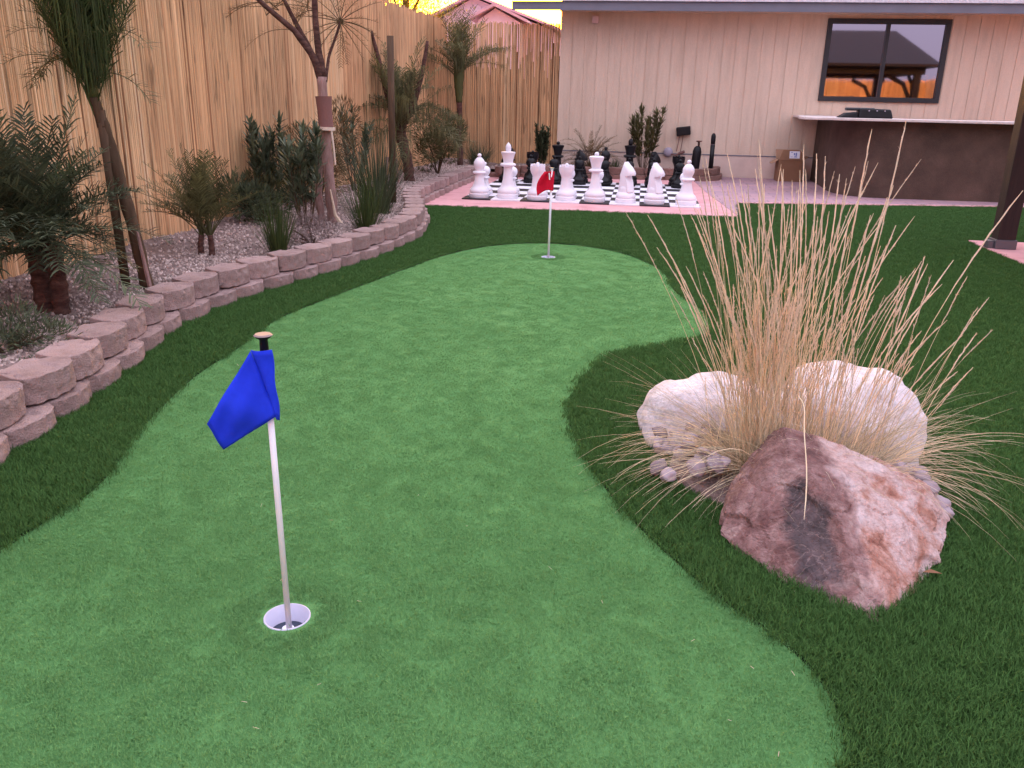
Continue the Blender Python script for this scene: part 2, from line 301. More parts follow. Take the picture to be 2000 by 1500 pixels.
def scatter(name, pts, src, scale=(.7, 1.3), tilt=.25, mat_=None):
    """one object: src mesh instanced on points by geometry nodes"""
    me = bpy.data.meshes.new(name); me.from_pydata([tuple(p) for p in pts], [], []); o = bpy.data.objects.new(name, me); COL.objects.link(o)
    ng = bpy.data.node_groups.new(name+' scatter', 'GeometryNodeTree'); ng.interface.new_socket('Geometry', in_out='INPUT', socket_type='NodeSocketGeometry'); ng.interface.new_socket('Geometry', in_out='OUTPUT', socket_type='NodeSocketGeometry')
    N = ng.nodes; L = ng.links; gi = N.new('NodeGroupInput'); go = N.new('NodeGroupOutput'); ip = N.new('GeometryNodeInstanceOnPoints'); oi = N.new('GeometryNodeObjectInfo'); oi.inputs[0].default_value = src
    rv = N.new('FunctionNodeRandomValue'); rv.data_type = 'FLOAT_VECTOR'; rv.inputs[0].default_value = (-tilt, -tilt, 0); rv.inputs[1].default_value = (tilt, tilt, 6.283)
    rs = N.new('FunctionNodeRandomValue'); rs.inputs[2].default_value = scale[0]; rs.inputs[3].default_value = scale[1]; rs.inputs['Seed'].default_value = 5
    L.new(gi.outputs[0], ip.inputs['Points']); L.new(oi.outputs['Geometry'], ip.inputs['Instance']); L.new(rv.outputs[0], ip.inputs['Rotation']); L.new(rs.outputs[1], ip.inputs['Scale']); L.new(ip.outputs[0], go.inputs[0])
    mo = o.modifiers.new('scatter', 'NODES'); mo.node_group = ng
    if mat_: me.materials.append(mat_)
    return o
def src_obj(mb, name, m):
    me = bpy.data.meshes.new(name); me.from_pydata(mb.v, [], mb.f); me.materials.append(m)
    a = me.attributes.new('var', 'FLOAT', 'POINT'); a.data.foreach_set('value', mb.va); return bpy.data.objects.new(name, me)

# ------------------------------------------------------------------ ground, lawn, green
gm = MB(); gm.add([(-250, -250, -.3), (250, -250, -.3), (250, 250, -.3), (-250, 250, -.3)], [(0, 1, 2, 3)]); tag(gm.build('ground', M['earth']), kind='structure')
green_px = [(0,1078),(60,1035),(120,1000),(180,960),(222,915),(243,880),(262,850),(310,800),(350,760),(400,720),(450,690),(500,655),(535,625),(600,598),(700,560),(780,530),(860,500),(930,484),(1000,476),(1080,475),(1160,483),(1220,495),(1270,515),(1302,535),(1310,560),(1330,580),(1365,600),(1388,625),(1392,648),(1340,666),(1270,678),(1200,690),(1150,722),(1115,770),(1108,820),(1130,870),(1165,930),(1220,1000),(1290,1070),(1370,1140),(1450,1200),(1530,1255),(1590,1310),(1630,1370),(1650,1430),(1650,1500)]
GP = [g(*p)[:2] for p in green_px]
GP += [(.42, 1.1), (.25, .8), (0, .5), (-.5, .2), (-1.2, .2), (-1.7, .7), (-1.75, 1.3)]
GP = smoothpoly(GP, 2)
def inset(P, d):
    P = [np.array(p, float) for p in P]; n = len(P); ar = sum(P[i][0]*P[(i+1) % n][1]-P[(i+1) % n][0]*P[i][1] for i in range(n)); sg = 1 if ar > 0 else -1; out = []
    for i in range(n):
        t = P[(i+1) % n]-P[i-1]; t /= np.linalg.norm(t)+1e-9; out.append(P[i]+np.array([-t[1], t[0]])*sg*d)
    return out
GI = inset(GP, .003); GO = inset(GP, -.001)
cup1 = g(561, 1205); cup2 = g(1071, 502); CR0 = .054
circ = lambda c, r=CR0: [(c[0]+r*math.cos(t), c[1]+r*math.sin(t)) for t in np.linspace(0, 2*math.pi, 33)[:-1]]
pad_y0, pad_y1 = 9.45, 13.6
LP = [(-2.2, -3), (9, -3), (9, 12.4), (4.55, 11.63), (1.249, 10.93), (1.09, 9.5), (-2.45, 9.44), (-2.3, 8.2), (-2.05, 6.8), (-2.1, 5.9), (-2.4, 4.9), (-2.45, 4.2), (-2.3, 3.2), (-2.2, 2.4), (-2.2, 1)]
sheet('lawn', LP, [GO], .007, M['lawn'])
sheet('turf_seam', inset(GP, -.05), [inset(GP, .06)], -.02, M['seam_shade'])  # near-black strip paints the shade below the taller turf edge
sheet('putting_green', GI, [circ(cup1), circ(cup2)], 0.0, M['green'])

def blade_tuft(n, h, wd, spread, lean=.3):
    mb = MB()
    for i in range(n):
        a = random.random()*6.28; x, y = spread*(random.random()-.5)*2, spread*(random.random()-.5)*2
        hh = h*random.uniform(.7, 1.15); l = hh*lean*random.uniform(.3, 1.5); dx, dy = math.cos(a)*l, math.sin(a)*l; px, py = -math.sin(a)*wd/2, math.cos(a)*wd/2
        mb.add([(x-px, y-py, 0), (x+px, y+py, 0), (x+px*.8+dx*.4, y+py*.8+dy*.4, hh*.6), (x-px*.8+dx*.4, y-py*.8+dy*.4, hh*.6), (x+dx, y+dy, hh)], [(0, 1, 2, 3), (3, 2, 4)], random.random())
    return mb
def pts_in(x0, x1, y0, y1, dens, test, z):
    n = int((x1-x0)*(y1-y0)*dens); P = np.stack([rng.uniform(x0, x1, n), rng.uniform(y0, y1, n)], 1); P = P[test(P)]
    return np.concatenate([P, np.full((len(P), 1), z)], 1)
slab = [(3.06, 3.2), (8, 3.2), (8, 8.35), (3.06, 8.35)]
okl = lambda P: inpoly(P, LP) & ~inpoly(P, GO) & ~inpoly(P, slab)
def okg(P):
    r = inpoly(P, GI)
    for c in (cup1, cup2): r &= np.hypot(P[:, 0]-c[0], P[:, 1]-c[1]) > .098
    return r
tl = src_obj(blade_tuft(42, .015, .0017, .034, .8), 'lawn_tuft_source', M['blade'])
L_ = [pts_in(-2.6, 5, .9, 12.2, 3300, lambda P: okl(P) & (P[:, 0] < .75*P[:, 1]+.6) & (rng.random(len(P)) < np.clip((2.4/P[:, 1])**1.0, 0, 1)), .007), pts_in(1.2, 5, 1, 6.5, 500, okl, .007)]
tag(scatter('lawn_grass', np.concatenate(L_), tl, (.75, 1.25), .2), 'taller dark green artificial turf around the putting green', 'grass', kind='stuff')
tg = src_obj(blade_tuft(46, .0048, .0013, .034, .9), 'green_tuft_source', M['green_blade'])
G_ = [pts_in(-2.4, 1.2, .95, 7.3, 5600, lambda P: okg(P) & (rng.random(len(P)) < np.clip((1.8/P[:, 1])**1.15, 0, 1)), 0)]
tag(scatter('putting_green_pile', np.concatenate(G_), tg, (.7, 1.3), .2), 'short light green pile of the putting green', 'turf', kind='stuff')
ts_ = src_obj(blade_tuft(10, .0048, .0013, .008, .9), 'rim_tuft_source', M['green_blade']); rp = []
for c in (cup1, cup2):
    for i in range(900):
        a = rng.random()*6.283; q_ = math.sqrt(rng.uniform(.064**2, .135**2)); rp.append((c[0]+q_*math.cos(a), c[1]+q_*math.sin(a), 0))
tag(scatter('putting_green_pile', np.array(rp), ts_, (.7, 1.3), .2), 'short light green pile round the rims of the two cups', 'turf', kind='stuff')
mb = MB()
for i in range(38):
    y = 1.1 + 5*random.random()**1.5; x = random.uniform(-.45*y-.2, .35*y*.8)
    a = random.random()*6.28; l = random.uniform(.005, .016); r = random.uniform(.0004, .0007)
    mb.tube([(x, y, .011), (x+l*math.cos(a), y+l*math.sin(a), .012+random.random()*.004)], r, 4, random.random())
tag(mb.build('straw_litter', M['seed']), 'scattered pale straw bits on the turf', 'litter', kind='stuff')

# ------------------------------------------------------------------ patio slabs
def slabm(name, poly, z0, z1, m):
    mb = MB(); mb.prism(poly, z0, z1); o = mb.build(name, m, bevel=.006); tag(o, kind='structure'); return o
slabm('chess_pad', [(-2.6, 9.43), (1.105, 9.5), (.93, 12.2), (.86, 13.95), (-2.6, 13.95)], -.29, .012, M['pad'])
slabm('patio', [(1.11, 9.62), (1.249, 10.92), (4.55, 11.62), (9, 12.39), (9, 14.93), (.7, 14.93), (.866, 13.96), (.936, 12.2)], -.29, .008, M['paver'])
slabm('patio_edging', [(1.26, 10.86), (4.56, 11.56), (9, 12.33), (9, 12.44), (4.55, 11.67), (1.25, 10.97)], -.2, .02, M['pad'])
slabm('pavilion_slab', slab, -.29, .02, M['pad'])
mb = MB(); mb.box((-4.5, 15.35, -.31), (-4.4, 15.36, -.305))

# ------------------------------------------------------------------ retaining walls
def resample(P, step):
    P = [np.array(p, float) for p in P]; out = []; d = 0.; need = 0.
    for a, b in zip(P[:-1], P[1:]):
        L = np.linalg.norm(b-a); t = need
        while t < L: out.append((a + (b-a)*t/L, (b-a)/L)); t += step
        need = t - L
    return out
def block_mesh(name, m, seed, wd=.286, dp=.19, h=.1):
    pl = [(-wd/2, .055), (-wd*.36, .016), (-wd*.17, 0), (wd*.17, 0), (wd*.36, .016), (wd/2, .055), (wd/2-.008, .1), (wd*.3, dp), (-wd*.3, dp), (-wd/2+.008, .1)]
    bm = bmesh.new(); lo = [bm.verts.new((x, y, 0)) for x, y in pl]; hi = [bm.verts.new((x, y, h)) for x, y in pl]; n = len(pl)
    bm.faces.new(lo[::-1]); bm.faces.new(hi)
    for i in range(n): bm.faces.new((lo[i], lo[(i+1) % n], hi[(i+1) % n], hi[i]))
    bmesh.ops.bevel(bm, geom=bm.edges[:], offset=.003, segments=1, affect='EDGES'); bmesh.ops.triangulate(bm, faces=bm.faces[:])
    for k in range(6):
        el = [e for e in bm.edges if e.calc_length() > .016]
        if not el: break
        bmesh.ops.subdivide_edges(bm, edges=el, cuts=1); bmesh.ops.triangulate(bm, faces=bm.faces[:])
    bm.normal_update(); nr = [v.normal.copy() for v in bm.verts]
    for v, q in zip(bm.verts, nr):
        c = v.co; front = max(0., min(1., (.09-c.y)/.05)); top = 1 if q.z > .8 else 0; o_ = Vector((seed*7.1, seed*3.3, 0))
        a_ = noise.fractal(c*30+o_, 1, 2, 4)*(.0045*front+.0012) + noise.noise(c*9+o_)*.004*(1-top*.7)
        ch = max(0, noise.noise(c*26+o_*2)-.28)*.05 if (c.z > h-.012 or abs(c.x) > wd*.42) else 0
        v.co = c + q*a_ + Vector((0, 0, -ch*.6)) + Vector((0, ch*.5, 0))
    me = bpy.data.meshes.new(name); bm.to_mesh(me); bm.free(); me.materials.append(m); me.polygons.foreach_set('use_smooth', [True]*len(me.polygons)); me.set_sharp_from_angle(angle=R_(32))
    return me
def ret_wall(name, path, label, m, side=1, zs=(-.02, .085), setback=.042):
    root = empty(name, (*path[0], 0)); tag(root, label, 'retaining wall')
    protos = [block_mesh('block', m, k+len(label)) for k in range(7)]
    for c, z in enumerate(zs):
        P = resample(path, .283)
        if c == 1: P = resample([np.array(path[0]) + .14*(np.array(path[1])-path[0])/np.linalg.norm(np.array(path[1])-path[0])] + list(path[1:]), .283)
        for (p, d) in P:
            nrm = np.array([-d[1], d[0]])*side          # into the bed
            q = p + nrm*setback*c + nrm*random.uniform(-.01, .01)
            o = bpy.data.objects.new('block', random.choice(protos)); COL.objects.link(o); o.parent = root
            # front face (y=0) looks away from nrm
            ang = math.atan2(nrm[1], nrm[0]) - math.pi/2 + random.uniform(-.06, .06)
            o.location = (q[0]-path[0][0], q[1]-path[0][1], z + random.uniform(-.002, .002)); o.rotation_euler = (random.uniform(-.01, .01), random.uniform(-.01, .01), ang)
    return root
WP = [(-1.78, 1.35), (-1.9, 1.9), (-2.0, 2.4), (-2.03, 2.74), (-2.1, 3.07), (-2.21, 3.56), (-2.29, 3.93), (-2.29, 4.34), (-2.22, 4.83), (-2.11, 5.2), (-1.98, 5.78), (-1.9, 6.3), (-1.84, 6.85), (-1.86, 7.4), (-2.0, 8.1), (-2.2, 8.75), (-2.4, 9.35), (-2.42, 10.2), (-2.42, 11.4), (-2.42, 12.6), (-2.42, 13.25)]
WPs = smoothpoly(WP, 2, closed=False)
ret_wall('retaining_wall', WPs, 'curved low wall of pinkish concrete blocks edging the planted bed along the fence', M['block'])
BP = smoothpoly([(-2.25, 13.33), (-1.2, 13.6), (-.4, 13.72), (.5, 13.85), (1.05, 13.92), (1.3, 14.2), (1.38, 14.9)], 2, closed=False)
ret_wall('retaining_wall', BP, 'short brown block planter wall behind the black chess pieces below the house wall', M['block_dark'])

# garden bed
def bed(name, inside, x0, x1, y0, y1, z, step=.06):
    xs = np.arange(x0, x1+1e-6, step); ys = np.arange(y0, y1+1e-6, step); mb = MB(); vs = []
    for y in ys:
        for x in xs:
            n = noise.noise(Vector((x*1.3, y*1.3, 3)))*.03 + noise.noise(Vector((x*6, y*6, 1)))*.012
            vs.append((x, y, z(x, y)+n))
    nx = len(xs); fs = []
    for j in range(len(ys)-1):
        for i in range(nx-1):
            if inside((xs[i]+xs[i+1])/2, (ys[j]+ys[j+1])/2): fs.append((j*nx+i, j*nx+i+1, (j+1)*nx+i+1, (j+1)*nx+i))
    mb.add(vs, fs); o = mb.build(name, M['soil'], smooth=True); tag(o, kind='structure'); return o
wpa = np.array(WPs)
def wall_x(y): return np.interp(y, wpa[:, 1], wpa[:, 0])
bz = lambda x, y: .115 + .05*min(1, max(0, (wall_x(y)-.15-x)/.9))
bed('garden_bed', lambda x, y: x < wall_x(y)-.1, -3.6, -1.8, .3, 15.0, bz)
bpa = np.array(BP[:-3])
bed('planter_bed', lambda x, y: y > np.interp(x, bpa[:, 0], bpa[:, 1])+.1 and (x < 1.22), -2.7, 1.3, 13.3, 15.0, lambda x, y: .12)
def rock_src(r, name, m, sub=1, seed=0):
    bm = bmesh.new(); bmesh.ops.create_icosphere(bm, subdivisions=sub, radius=1)
    for v in bm.verts:
        k = 1+.35*noise.noise(v.co*1.3+Vector((seed, 0, 0))); v.co = Vector((v.co.x*k*r, v.co.y*k*r*.8, v.co.z*k*r*.6))
    me = bpy.data.meshes.new(name); bm.to_mesh(me); bm.free(); me.materials.append(m)
    a = me.attributes.new('var', 'FLOAT', 'POINT'); a.data.foreach_set('value', [.5]*len(me.vertices)); return bpy.data.objects.new(name, me)
def vary_by_object(m, lo=.55, hi=1.5):
    t = m.node_tree; b = t.nodes['Principled BSDF']; lk = b.inputs['Base Color'].links[0].from_socket
    oi = t.nodes.new('ShaderNodeObjectInfo'); mr = t.nodes.new('ShaderNodeMapRange'); mr.inputs[3].default_value = lo; mr.inputs[4].default_value = hi; t.links.new(oi.outputs['Random'], mr.inputs[0])
    mx = t.nodes.new('ShaderNodeMix'); mx.data_type = 'RGBA'; mx.blend_type = 'MULTIPLY'; mx.inputs[0].default_value = 1; t.links.new(lk, mx.inputs[6]); t.links.new(mr.outputs[0], mx.inputs[7]); t.links.new(mx.outputs[2], b.inputs['Base Color'])
vary_by_object(M['stone']); vary_by_object(M['blade'], .88, 1.15); vary_by_object(M['green_blade'], .97, 1.03); vary_by_object(M['block'], .88, 1.12); vary_by_object(M['block_dark'], .85, 1.15)
P = pts_in(-3.4, -1.8, .6, 15, 2600, lambda P: P[:, 0] < wall_x(P[:, 1])-.17, 0)
keep = rng.random(len(P)) < np.clip(1.15-(wall_x(P[:, 1])-P[:, 0])*.75, .15, 1); P = P[keep]
for p in P: p[2] = bz(p[0], p[1]) + noise.noise(Vector((p[0]*1.3, p[1]*1.3, 3)))*.03 + .004
P2 = pts_in(-2.4, 1.2, 13.5, 14.9, 500, lambda P: P[:, 1] > np.interp(P[:, 0], bpa[:, 0], bpa[:, 1])+.18, .13)
tag(scatter('gravel', np.concatenate([P, P2]), rock_src(.009, 'gravel_source', M['stone']), (.45, 1.6), 1.5), 'pinkish grey crushed gravel over the planted bed', 'gravel', kind='stuff')

# ------------------------------------------------------------------ bamboo fences
def fence(p0, p1, h, label, seed, lowres=False, gap=.12, bh=None):
    rd = random.Random(seed); p0 = np.array(p0, float); p1 = np.array(p1, float); Lg = np.linalg.norm(p1-p0); d = (p1-p0)/Lg; nrm = np.array([d[1], -d[0]])  # towards the yard
    root = empty('bamboo_fence', (p0[0], p0[1], 0)); tag(root, label, 'fence', 'bamboo fences round the yard')
    mb = MB(); t = 0.; run = .5
    while t < Lg:
        r = rd.uniform(.0055, .0095)*(2 if lowres else 1); t += r
        if rd.random() < .02: run = rd.random()
        v = min(1, max(0, .45*run+.55*rd.random())); v = 0.02 if rd.random() < .035 else v
        hh = h + rd.uniform(-.03, .03) + .02*math.sin(t*1.7); lean = rd.uniform(-.008, .008)
        off = rd.uniform(0, .003); nz = 2 if lowres else 6; rows = []
        for k in range(nz+1):
            z = -.05 + (hh+.05)*k/nz; wob = lean*k/nz + rd.uniform(-.0015, .0015)
            c = d*(t+wob) + nrm*off
            rows.append([(c[0]+d[0]*r*math.cos(a)+nrm[0]*r*math.sin(a), c[1]+d[1]*r*math.cos(a)+nrm[1]*r*math.sin(a), z) for a in (0, .9, 1.57, 2.24, 3.14)])
        vs = [q for w_ in rows for q in w_]; fs = []
        for k in range(nz):
            for j in range(4): fs.append((k*5+j+1, k*5+j, (k+1)*5+j, (k+1)*5+j+1))
        fs.append(tuple(nz*5+j for j in (4, 3, 2, 1, 0))); mb.add(vs, fs, v); t += r + (rd.uniform(.001, .004) if rd.random() < gap else 0)
    mb.build('bamboo_panel', M['bamboo'], root)
    h = bh or h; mb = MB(); n0 = -nrm*.012; a = n0; b_ = d*Lg+n0; c_ = b_-nrm*.05; e_ = a-nrm*.05
    K = max(1, int(Lg/.035)) if bh else 1
    for k in range(K):
        u0, u1 = d*Lg*k/K, d*Lg*(k+1)/K; hh = h-.09+(rd.uniform(-.2, .5) if bh else 0)
        A_, B_, C_, E_ = u0+n0, u1+n0, u1+n0-nrm*.03, u0+n0-nrm*.03
        mb.add([(*A_, -.3), (*B_, -.3), (*C_, -.3), (*E_, -.3), (*A_, hh), (*B_, hh), (*C_, hh), (*E_, hh)], [(0,1,5,4),(1,2,6,5),(2,3,7,6),(3,0,4,7),(4,5,6,7)])
    mb.build('backing_board', M['stake'], root)
    return root
fence((-3.4, -1.5), (-3.4, 14.98), 2.38, 'long tan bamboo fence along the left side behind the palms', 1)
fence((-3.4, 15.0), (-1.43, 15.0), 2.36, 'short orange tan bamboo fence section between the corner and the house', 2, False, .3, 1.75)
fence((16, -9), (-3.4, -9), 2.3, 'bamboo fence across the far end of the yard, seen mirrored in the window', 3, True)
fence((11.5, 15), (11.5, -9), 2.3, 'unseen bamboo fence added down the right side to cut low light', 5, True)  # added out of view to hold horizon light off upright faces

# ------------------------------------------------------------------ house
HY = 14.95
def house():
    root = empty('house', (-1.45, HY, 0)); tag(root, 'single storey house with tan grooved siding and grey fascia behind the chess board', 'house')
    root.location = (0, 0, 0)
    wl = (wy(1618, 36, HY)[0], wy(1832, 202, HY)[2], wy(1860, 38, HY)[0], wy(1740, 37, HY)[2])   # x0,z0,x1,z1
    x0, z0, x1, z1 = wl
    mb = MB(); x = -1.44; zt = 2.8; zb = .37
    rd = random.Random(4)
    while x < 10:
        xe = x + .203
        segs = [(zb, zt)]
        if xe > x0 and x < x1: segs = [(zb, z0), (z1, zt)]
        for a, b in segs: mb.box((x, HY, a), (xe-.009, HY+.04, b), rd.random())
        x = xe
    mb.box((-1.44, HY+.008, zb), (x0, HY+.2, zt)); mb.box((x1, HY+.008, zb), (10, HY+.2, zt)); mb.box((x0, HY+.008, zb), (x1, HY+.2, z0)); mb.box((x0, HY+.008, z1), (x1, HY+.2, zt))
    mb.build('siding_wall', M['siding'], root)
    mb = MB(); mb.box((-1.44, HY-.004, -.3), (10, HY+.2, zb-.012)); mb.build('foundation', M['stucco_base'], root)
    mb = MB(); mb.box((-1.44, HY-.012, zb-.012), (10, HY+.007, zb+.003)); mb.build('flashing', M['gray_trim'], root)
    mb = MB(); mb.box((-1.45, HY+.2, -.3), (-1.4, HY+9, 2.8)); mb.build('side_wall', M['siding'], root)
    # eave
    FY = 14.35; ex0 = wy(1000, 12, FY)[0]; zfb = wy(1400, 22, FY)[2]; zft = zfb+.13
    mb = MB(); mb.box((ex0, FY, zfb), (11, FY+.03, zft)); mb.build('fascia', M['gray_trim'], root)
    mb = MB(); mb.box((-1.44, FY+.03, zfb+.03), (11, HY+.005, zfb+.05)); mb.build('soffit', M['siding'], root)
    mb = MB(); a, b = ex0-.03, 11; y0, y1 = FY-.04, HY+9; s = .22
    mb.add([(a, y0, zft+.003), (b, y0, zft+.003), (b, y1, zft+s*(y1-y0)), (a, y1, zft+s*(y1-y0)), (a, y0, zft+.05), (b, y0, zft+.05), (b, y1, zft+.05+s*(y1-y0)), (a, y1, zft+.05+s*(y1-y0))],
           [(0,3,2,1),(4,5,6,7),(0,1,5,4),(1,2,6,5),(2,3,7,6),(3,0,4,7)]); mb.build('roof', M['roof_white'], root)
    # window
    fw = .075; fr = MB()
    fr.box((x0, HY-.035, z0), (x1, HY+.05, z0+fw)); fr.box((x0, HY-.035, z1-fw), (x1, HY+.05, z1)); fr.box((x0, HY-.035, z0+fw), (x0+fw, HY+.05, z1-fw)); fr.box((x1-fw, HY-.035, z0+fw), (x1, HY+.05, z1-fw))
    W = fr.build('window', M['black_frame'], root, bevel=.004)
    xm = (x0+x1)/2; mb = MB(); mb.box((xm-.028, HY-.025, z0+fw), (xm+.028, HY+.04, z1-fw)); mb.build('mullion', M['black_frame'], W)
    for a, b in ((x0+fw, xm-.028), (xm+.028, x1-fw)):
        mb = MB(); mb.box((a, HY+.01, z0+fw), (b, HY+.02, z1-fw)); mb.build('pane', M['glass'], W)
    mb = MB(); mb.box((x0+.01, HY+.06, z0+.01), (x1-.01, HY+.19, z1-.01)); mb.build('window_reveal', M['black_frame'], W)
house()
# wall fixture under the eave
p = wy(1163, 38, HY-.06); o = MB(); o.box((-.055, -.05, -.06), (.055, .05, .06)); o = o.build('wall_speaker', M['lamp_pink'], loc=p, bevel=.02); tag(o, 'small pale square speaker mounted under the eave at the left end of the house', 'speaker')
b_ = MB(); b_.box((-.04, -.054, -.045), (.04, -.051, .045)); b_.build('grille', M['lamp_pink'], o, bevel=.001); b_ = MB(); b_.box((-.02, .05, -.02), (.02, .06, .02)); b_.build('bracket', M['steel'], o)
# timer box and cords
p = wy(1335, 256, HY-.07); root = empty('timer_box', p); tag(root, 'tilted black timer box hanging on the siding with two cords below', 'electrical box')
mb = MB(); mb.box((-.115, -.05, -.07), (.115, .065, .07)); o = mb.build('housing', M['black'], root, bevel=.015); o.rotation_euler = (0, R_(-8), 0)
mb = MB(); mb.tube([(-.06, 0, -.06), (-.07, 0, -.2), (-.09, 0, -.33)], .006, 6); mb.build('cord', M['cord'], root)
mb = MB(); mb.tube([(.0, 0, -.06), (-.01, 0, -.2), (-.03, .02, -.4), (-.09, .0, -.55)], .006, 6); mb.build('cord', M['cord'], root)
p = wy(1305, 297, HY-.03); root = empty('outlet_cover', p); tag(root, 'round lavender weatherproof outlet cover with a plug on the foundation', 'outlet')
mb = MB(); mb.lathe([(.075, -.03), (.08, .0), (.07, .03), (.03, .045)], n=20); o = mb.build('cover', M['outlet'], root, smooth=True); o.rotation_euler = (R_(90), 0, 0)
mb = MB(); mb.tube([(.05, -.03, -.03), (.13, -.03, -.045), (.17, -.03, -.02)], .014, 8); mb.tube([(.17, -.03, -.02), (.27, -.04, .02)], .022, 8); mb.build('plug', M['cord'], root)
# canister and tube on the planter
p = wy(1357, 329, 14.3); root = empty('canister', (p[0], p[1], .19)); tag(root, 'squat black canister with a narrow capped neck standing on the planter', 'canister')
mb = MB(); mb.lathe([(.065, -.04), (.07, .0), (.07, .25), (.055, .31), (.03, .34)], n=20); o = mb.build('body', M['black'], root, smooth=True); o.rotation_euler = (0, R_(3), 0)
mb = MB(); mb.lathe([(.018, .33), (.018, .40), (.045, .405), (.045, .42), (.01, .425)], c=(.03, 0, 0), n=16); mb.build('cap', M['trunk'], root)
p = wy(1388, 328, 14.3); root = empty('path_light', (p[0], p[1], .19)); tag(root, 'slim tall black tube light with a rounded top on the planter end', 'light')
mb = MB(); mb.lathe([(.036, -.04), (.036, .36)], n=16); mb.build('tube', M['black'], root, smooth=True)
mb = MB(); mb.lathe([(.037, .361), (.037, .375)], n=16); mb.build('ring', M['steel'], root)
mb = MB(); mb.lathe([(.034, .376), (.038, .44), (.036, .50), (.026, .53), (.008, .545)], n=16); mb.build('head', M['black'], root, smooth=True)

# ------------------------------------------------------------------ bar counter, box, case
def bar():
    root = empty('bar_counter', (2.8, 12.3, 0)); root.location = (0, 0, 0); tag(root, 'long brown stucco bar counter with a thin pale slab top below the window', 'bar counter')
    base = [(2.82, 14.93), (2.78, 13.9), (2.72, 13.2), (2.74, 12.75), (2.86, 12.42), (3.08, 12.24), (3.5, 12.2), (6.8, 12.28), (6.8, 12.6), (3.6, 12.55), (3.3, 12.62), (3.1, 12.85), (3.05, 13.3), (3.1, 14.93)]
    mb = MB(); mb.prism(base, -.2, 1.0); o = mb.build('counter_body', M['counter'], root); smooth_by_angle(o, 40)
    zt = 1.0
    top = [(2.42, 14.93), (2.3, 13.6), (2.12, 12.6), (2.12, 12.1), (2.5, 12.02), (3.3, 12.0), (6.9, 12.08), (6.9, 12.75), (3.7, 12.7), (3.35, 13.0), (3.3, 14.93)]
    mb = MB(); mb.prism(top, zt+.002, zt+.035); mb.build('slab_top', M['counter_top'], root, bevel=.006)
bar()
p = wy(1693, 222, 12.3); root = empty('equipment_case', (p[0], 12.35, 1.036)); tag(root, 'low black hard case lying on the bar slab below the window', 'case')
mb = MB(); mb.add([(-.12,-.12,0),(.33,-.12,0),(.33,.12,0),(-.12,.12,0),(-.10,-.1,.125),(.29,-.1,.115),(.30,.1,.115),(-.10,.1,.125)], [(0,3,2,1),(4,5,6,7),(0,1,5,4),(1,2,6,5),(2,3,7,6),(3,0,4,7)]); mb.build('lid', M['black'], root, bevel=.02)
mb = MB(); mb.add([(-.36,-.11,0),(-.125,-.11,0),(-.125,.11,0),(-.36,.11,0),(-.27,-.09,.06),(-.125,-.1,.075),(-.125,.1,.075),(-.27,.09,.06)], [(0,3,2,1),(4,5,6,7),(0,1,5,4),(1,2,6,5),(2,3,7,6),(3,0,4,7)]); mb.build('side_pouch', M['black'], root, bevel=.012)
mb = MB(); mb.box((-.27, -.06, .09), (.1, .06, .13)); mb.build('handle', M['black_frame'], root, bevel=.018)
for xx in (.0, .1, .2): mb = MB(); mb.box((xx, -.135, .088), (xx+.014, -.12, .1)); mb.build('latch', M['outlet'], root)
# cardboard box
root = empty('cardboard_box', (2.4, 14.62, .01)); tag(root, 'open brown cardboard box with a white sticker on the patio beside the bar', 'box')
bw, bd, bh = .19, .16, .33
mb = MB(); th = .006
for a, b in (((-bw, -bd, 0), (bw, -bd+th, bh)), ((-bw, bd-th, 0), (bw, bd, bh)), ((-bw, -bd+th, 0), (-bw+th, bd-th, bh)), ((bw-th, -bd+th, 0), (bw, bd-th, bh)), ((-bw+th, -bd+th, 0), (bw-th, bd-th, th))): mb.box(a, b)
mb.build('carton', M['cardboard'], root)
def flap(pts, nm='flap', m='cardboard'):
    mb = MB(); P = [np.array(p, float) for p in pts]; n = np.cross(P[1]-P[0], P[3]-P[0]); n = n/np.linalg.norm(n)*.005
    mb.add([*P, *[p+n for p in P]], [(3,2,1,0),(4,5,6,7),(0,1,5,4),(1,2,6,5),(2,3,7,6),(3,0,4,7)]); return mb.build(nm, M[m], root)
flap([(-bw, -bd, bh+.002), (bw, -bd, bh+.002), (bw-.02, -bd+.05, bh+.155), (-bw+.06, -bd+.05, bh+.155)])
flap([(-bw, -bd+.01, bh+.002), (-bw, bd, bh+.002), (-bw-.1, bd, bh-.06), (-bw-.1, -bd+.01, bh-.06)], m='card_in')
flap([(bw, -bd+.06, bh+.002), (bw, bd, bh+.002), (bw+.09, bd, bh+.06), (bw+.09, -bd+.06, bh+.06)])
fx = flap([(-bw, bd-.01, bh+.002), (bw, bd-.01, bh+.002), (bw-.03, bd+.05, bh+.15), (-bw-.01, bd+.05, bh+.15)], m='card_in')
nn = np.array([0, -.155, .05])/np.hypot(.155, .05); a0 = np.array([-.03, -bd+.012, bh+.03])+nn*.007; ux = np.array([1, 0, 0]); uy = np.array([0, .05, .155])/np.hypot(.05, .155)
q = [a0, a0+ux*.16, a0+ux*.16+uy*.115, a0+uy*.115]; mb = MB(); mb.add([*q, *[p+nn*.002 for p in q]], [(0,3,2,1),(4,5,6,7),(0,1,5,4),(1,2,6,5),(2,3,7,6),(3,0,4,7)]); st = mb.build('sticker', M['sticker'], root)
mb = MB(); a1 = a0+nn*.003
for (u, v, ww, hh) in ((.075, .03, .04, .012), (.095, .045, .018, .045), (.065, .055, .022, .03), (.07, .015, .05, .007), (.02, .09, .03, .008), (.015, .02, .035, .006)):
    c = a1+ux*u+uy*v; mb.add([c, c+ux*ww, c+ux*ww+uy*hh, c+uy*hh], [(0, 1, 2, 3)])
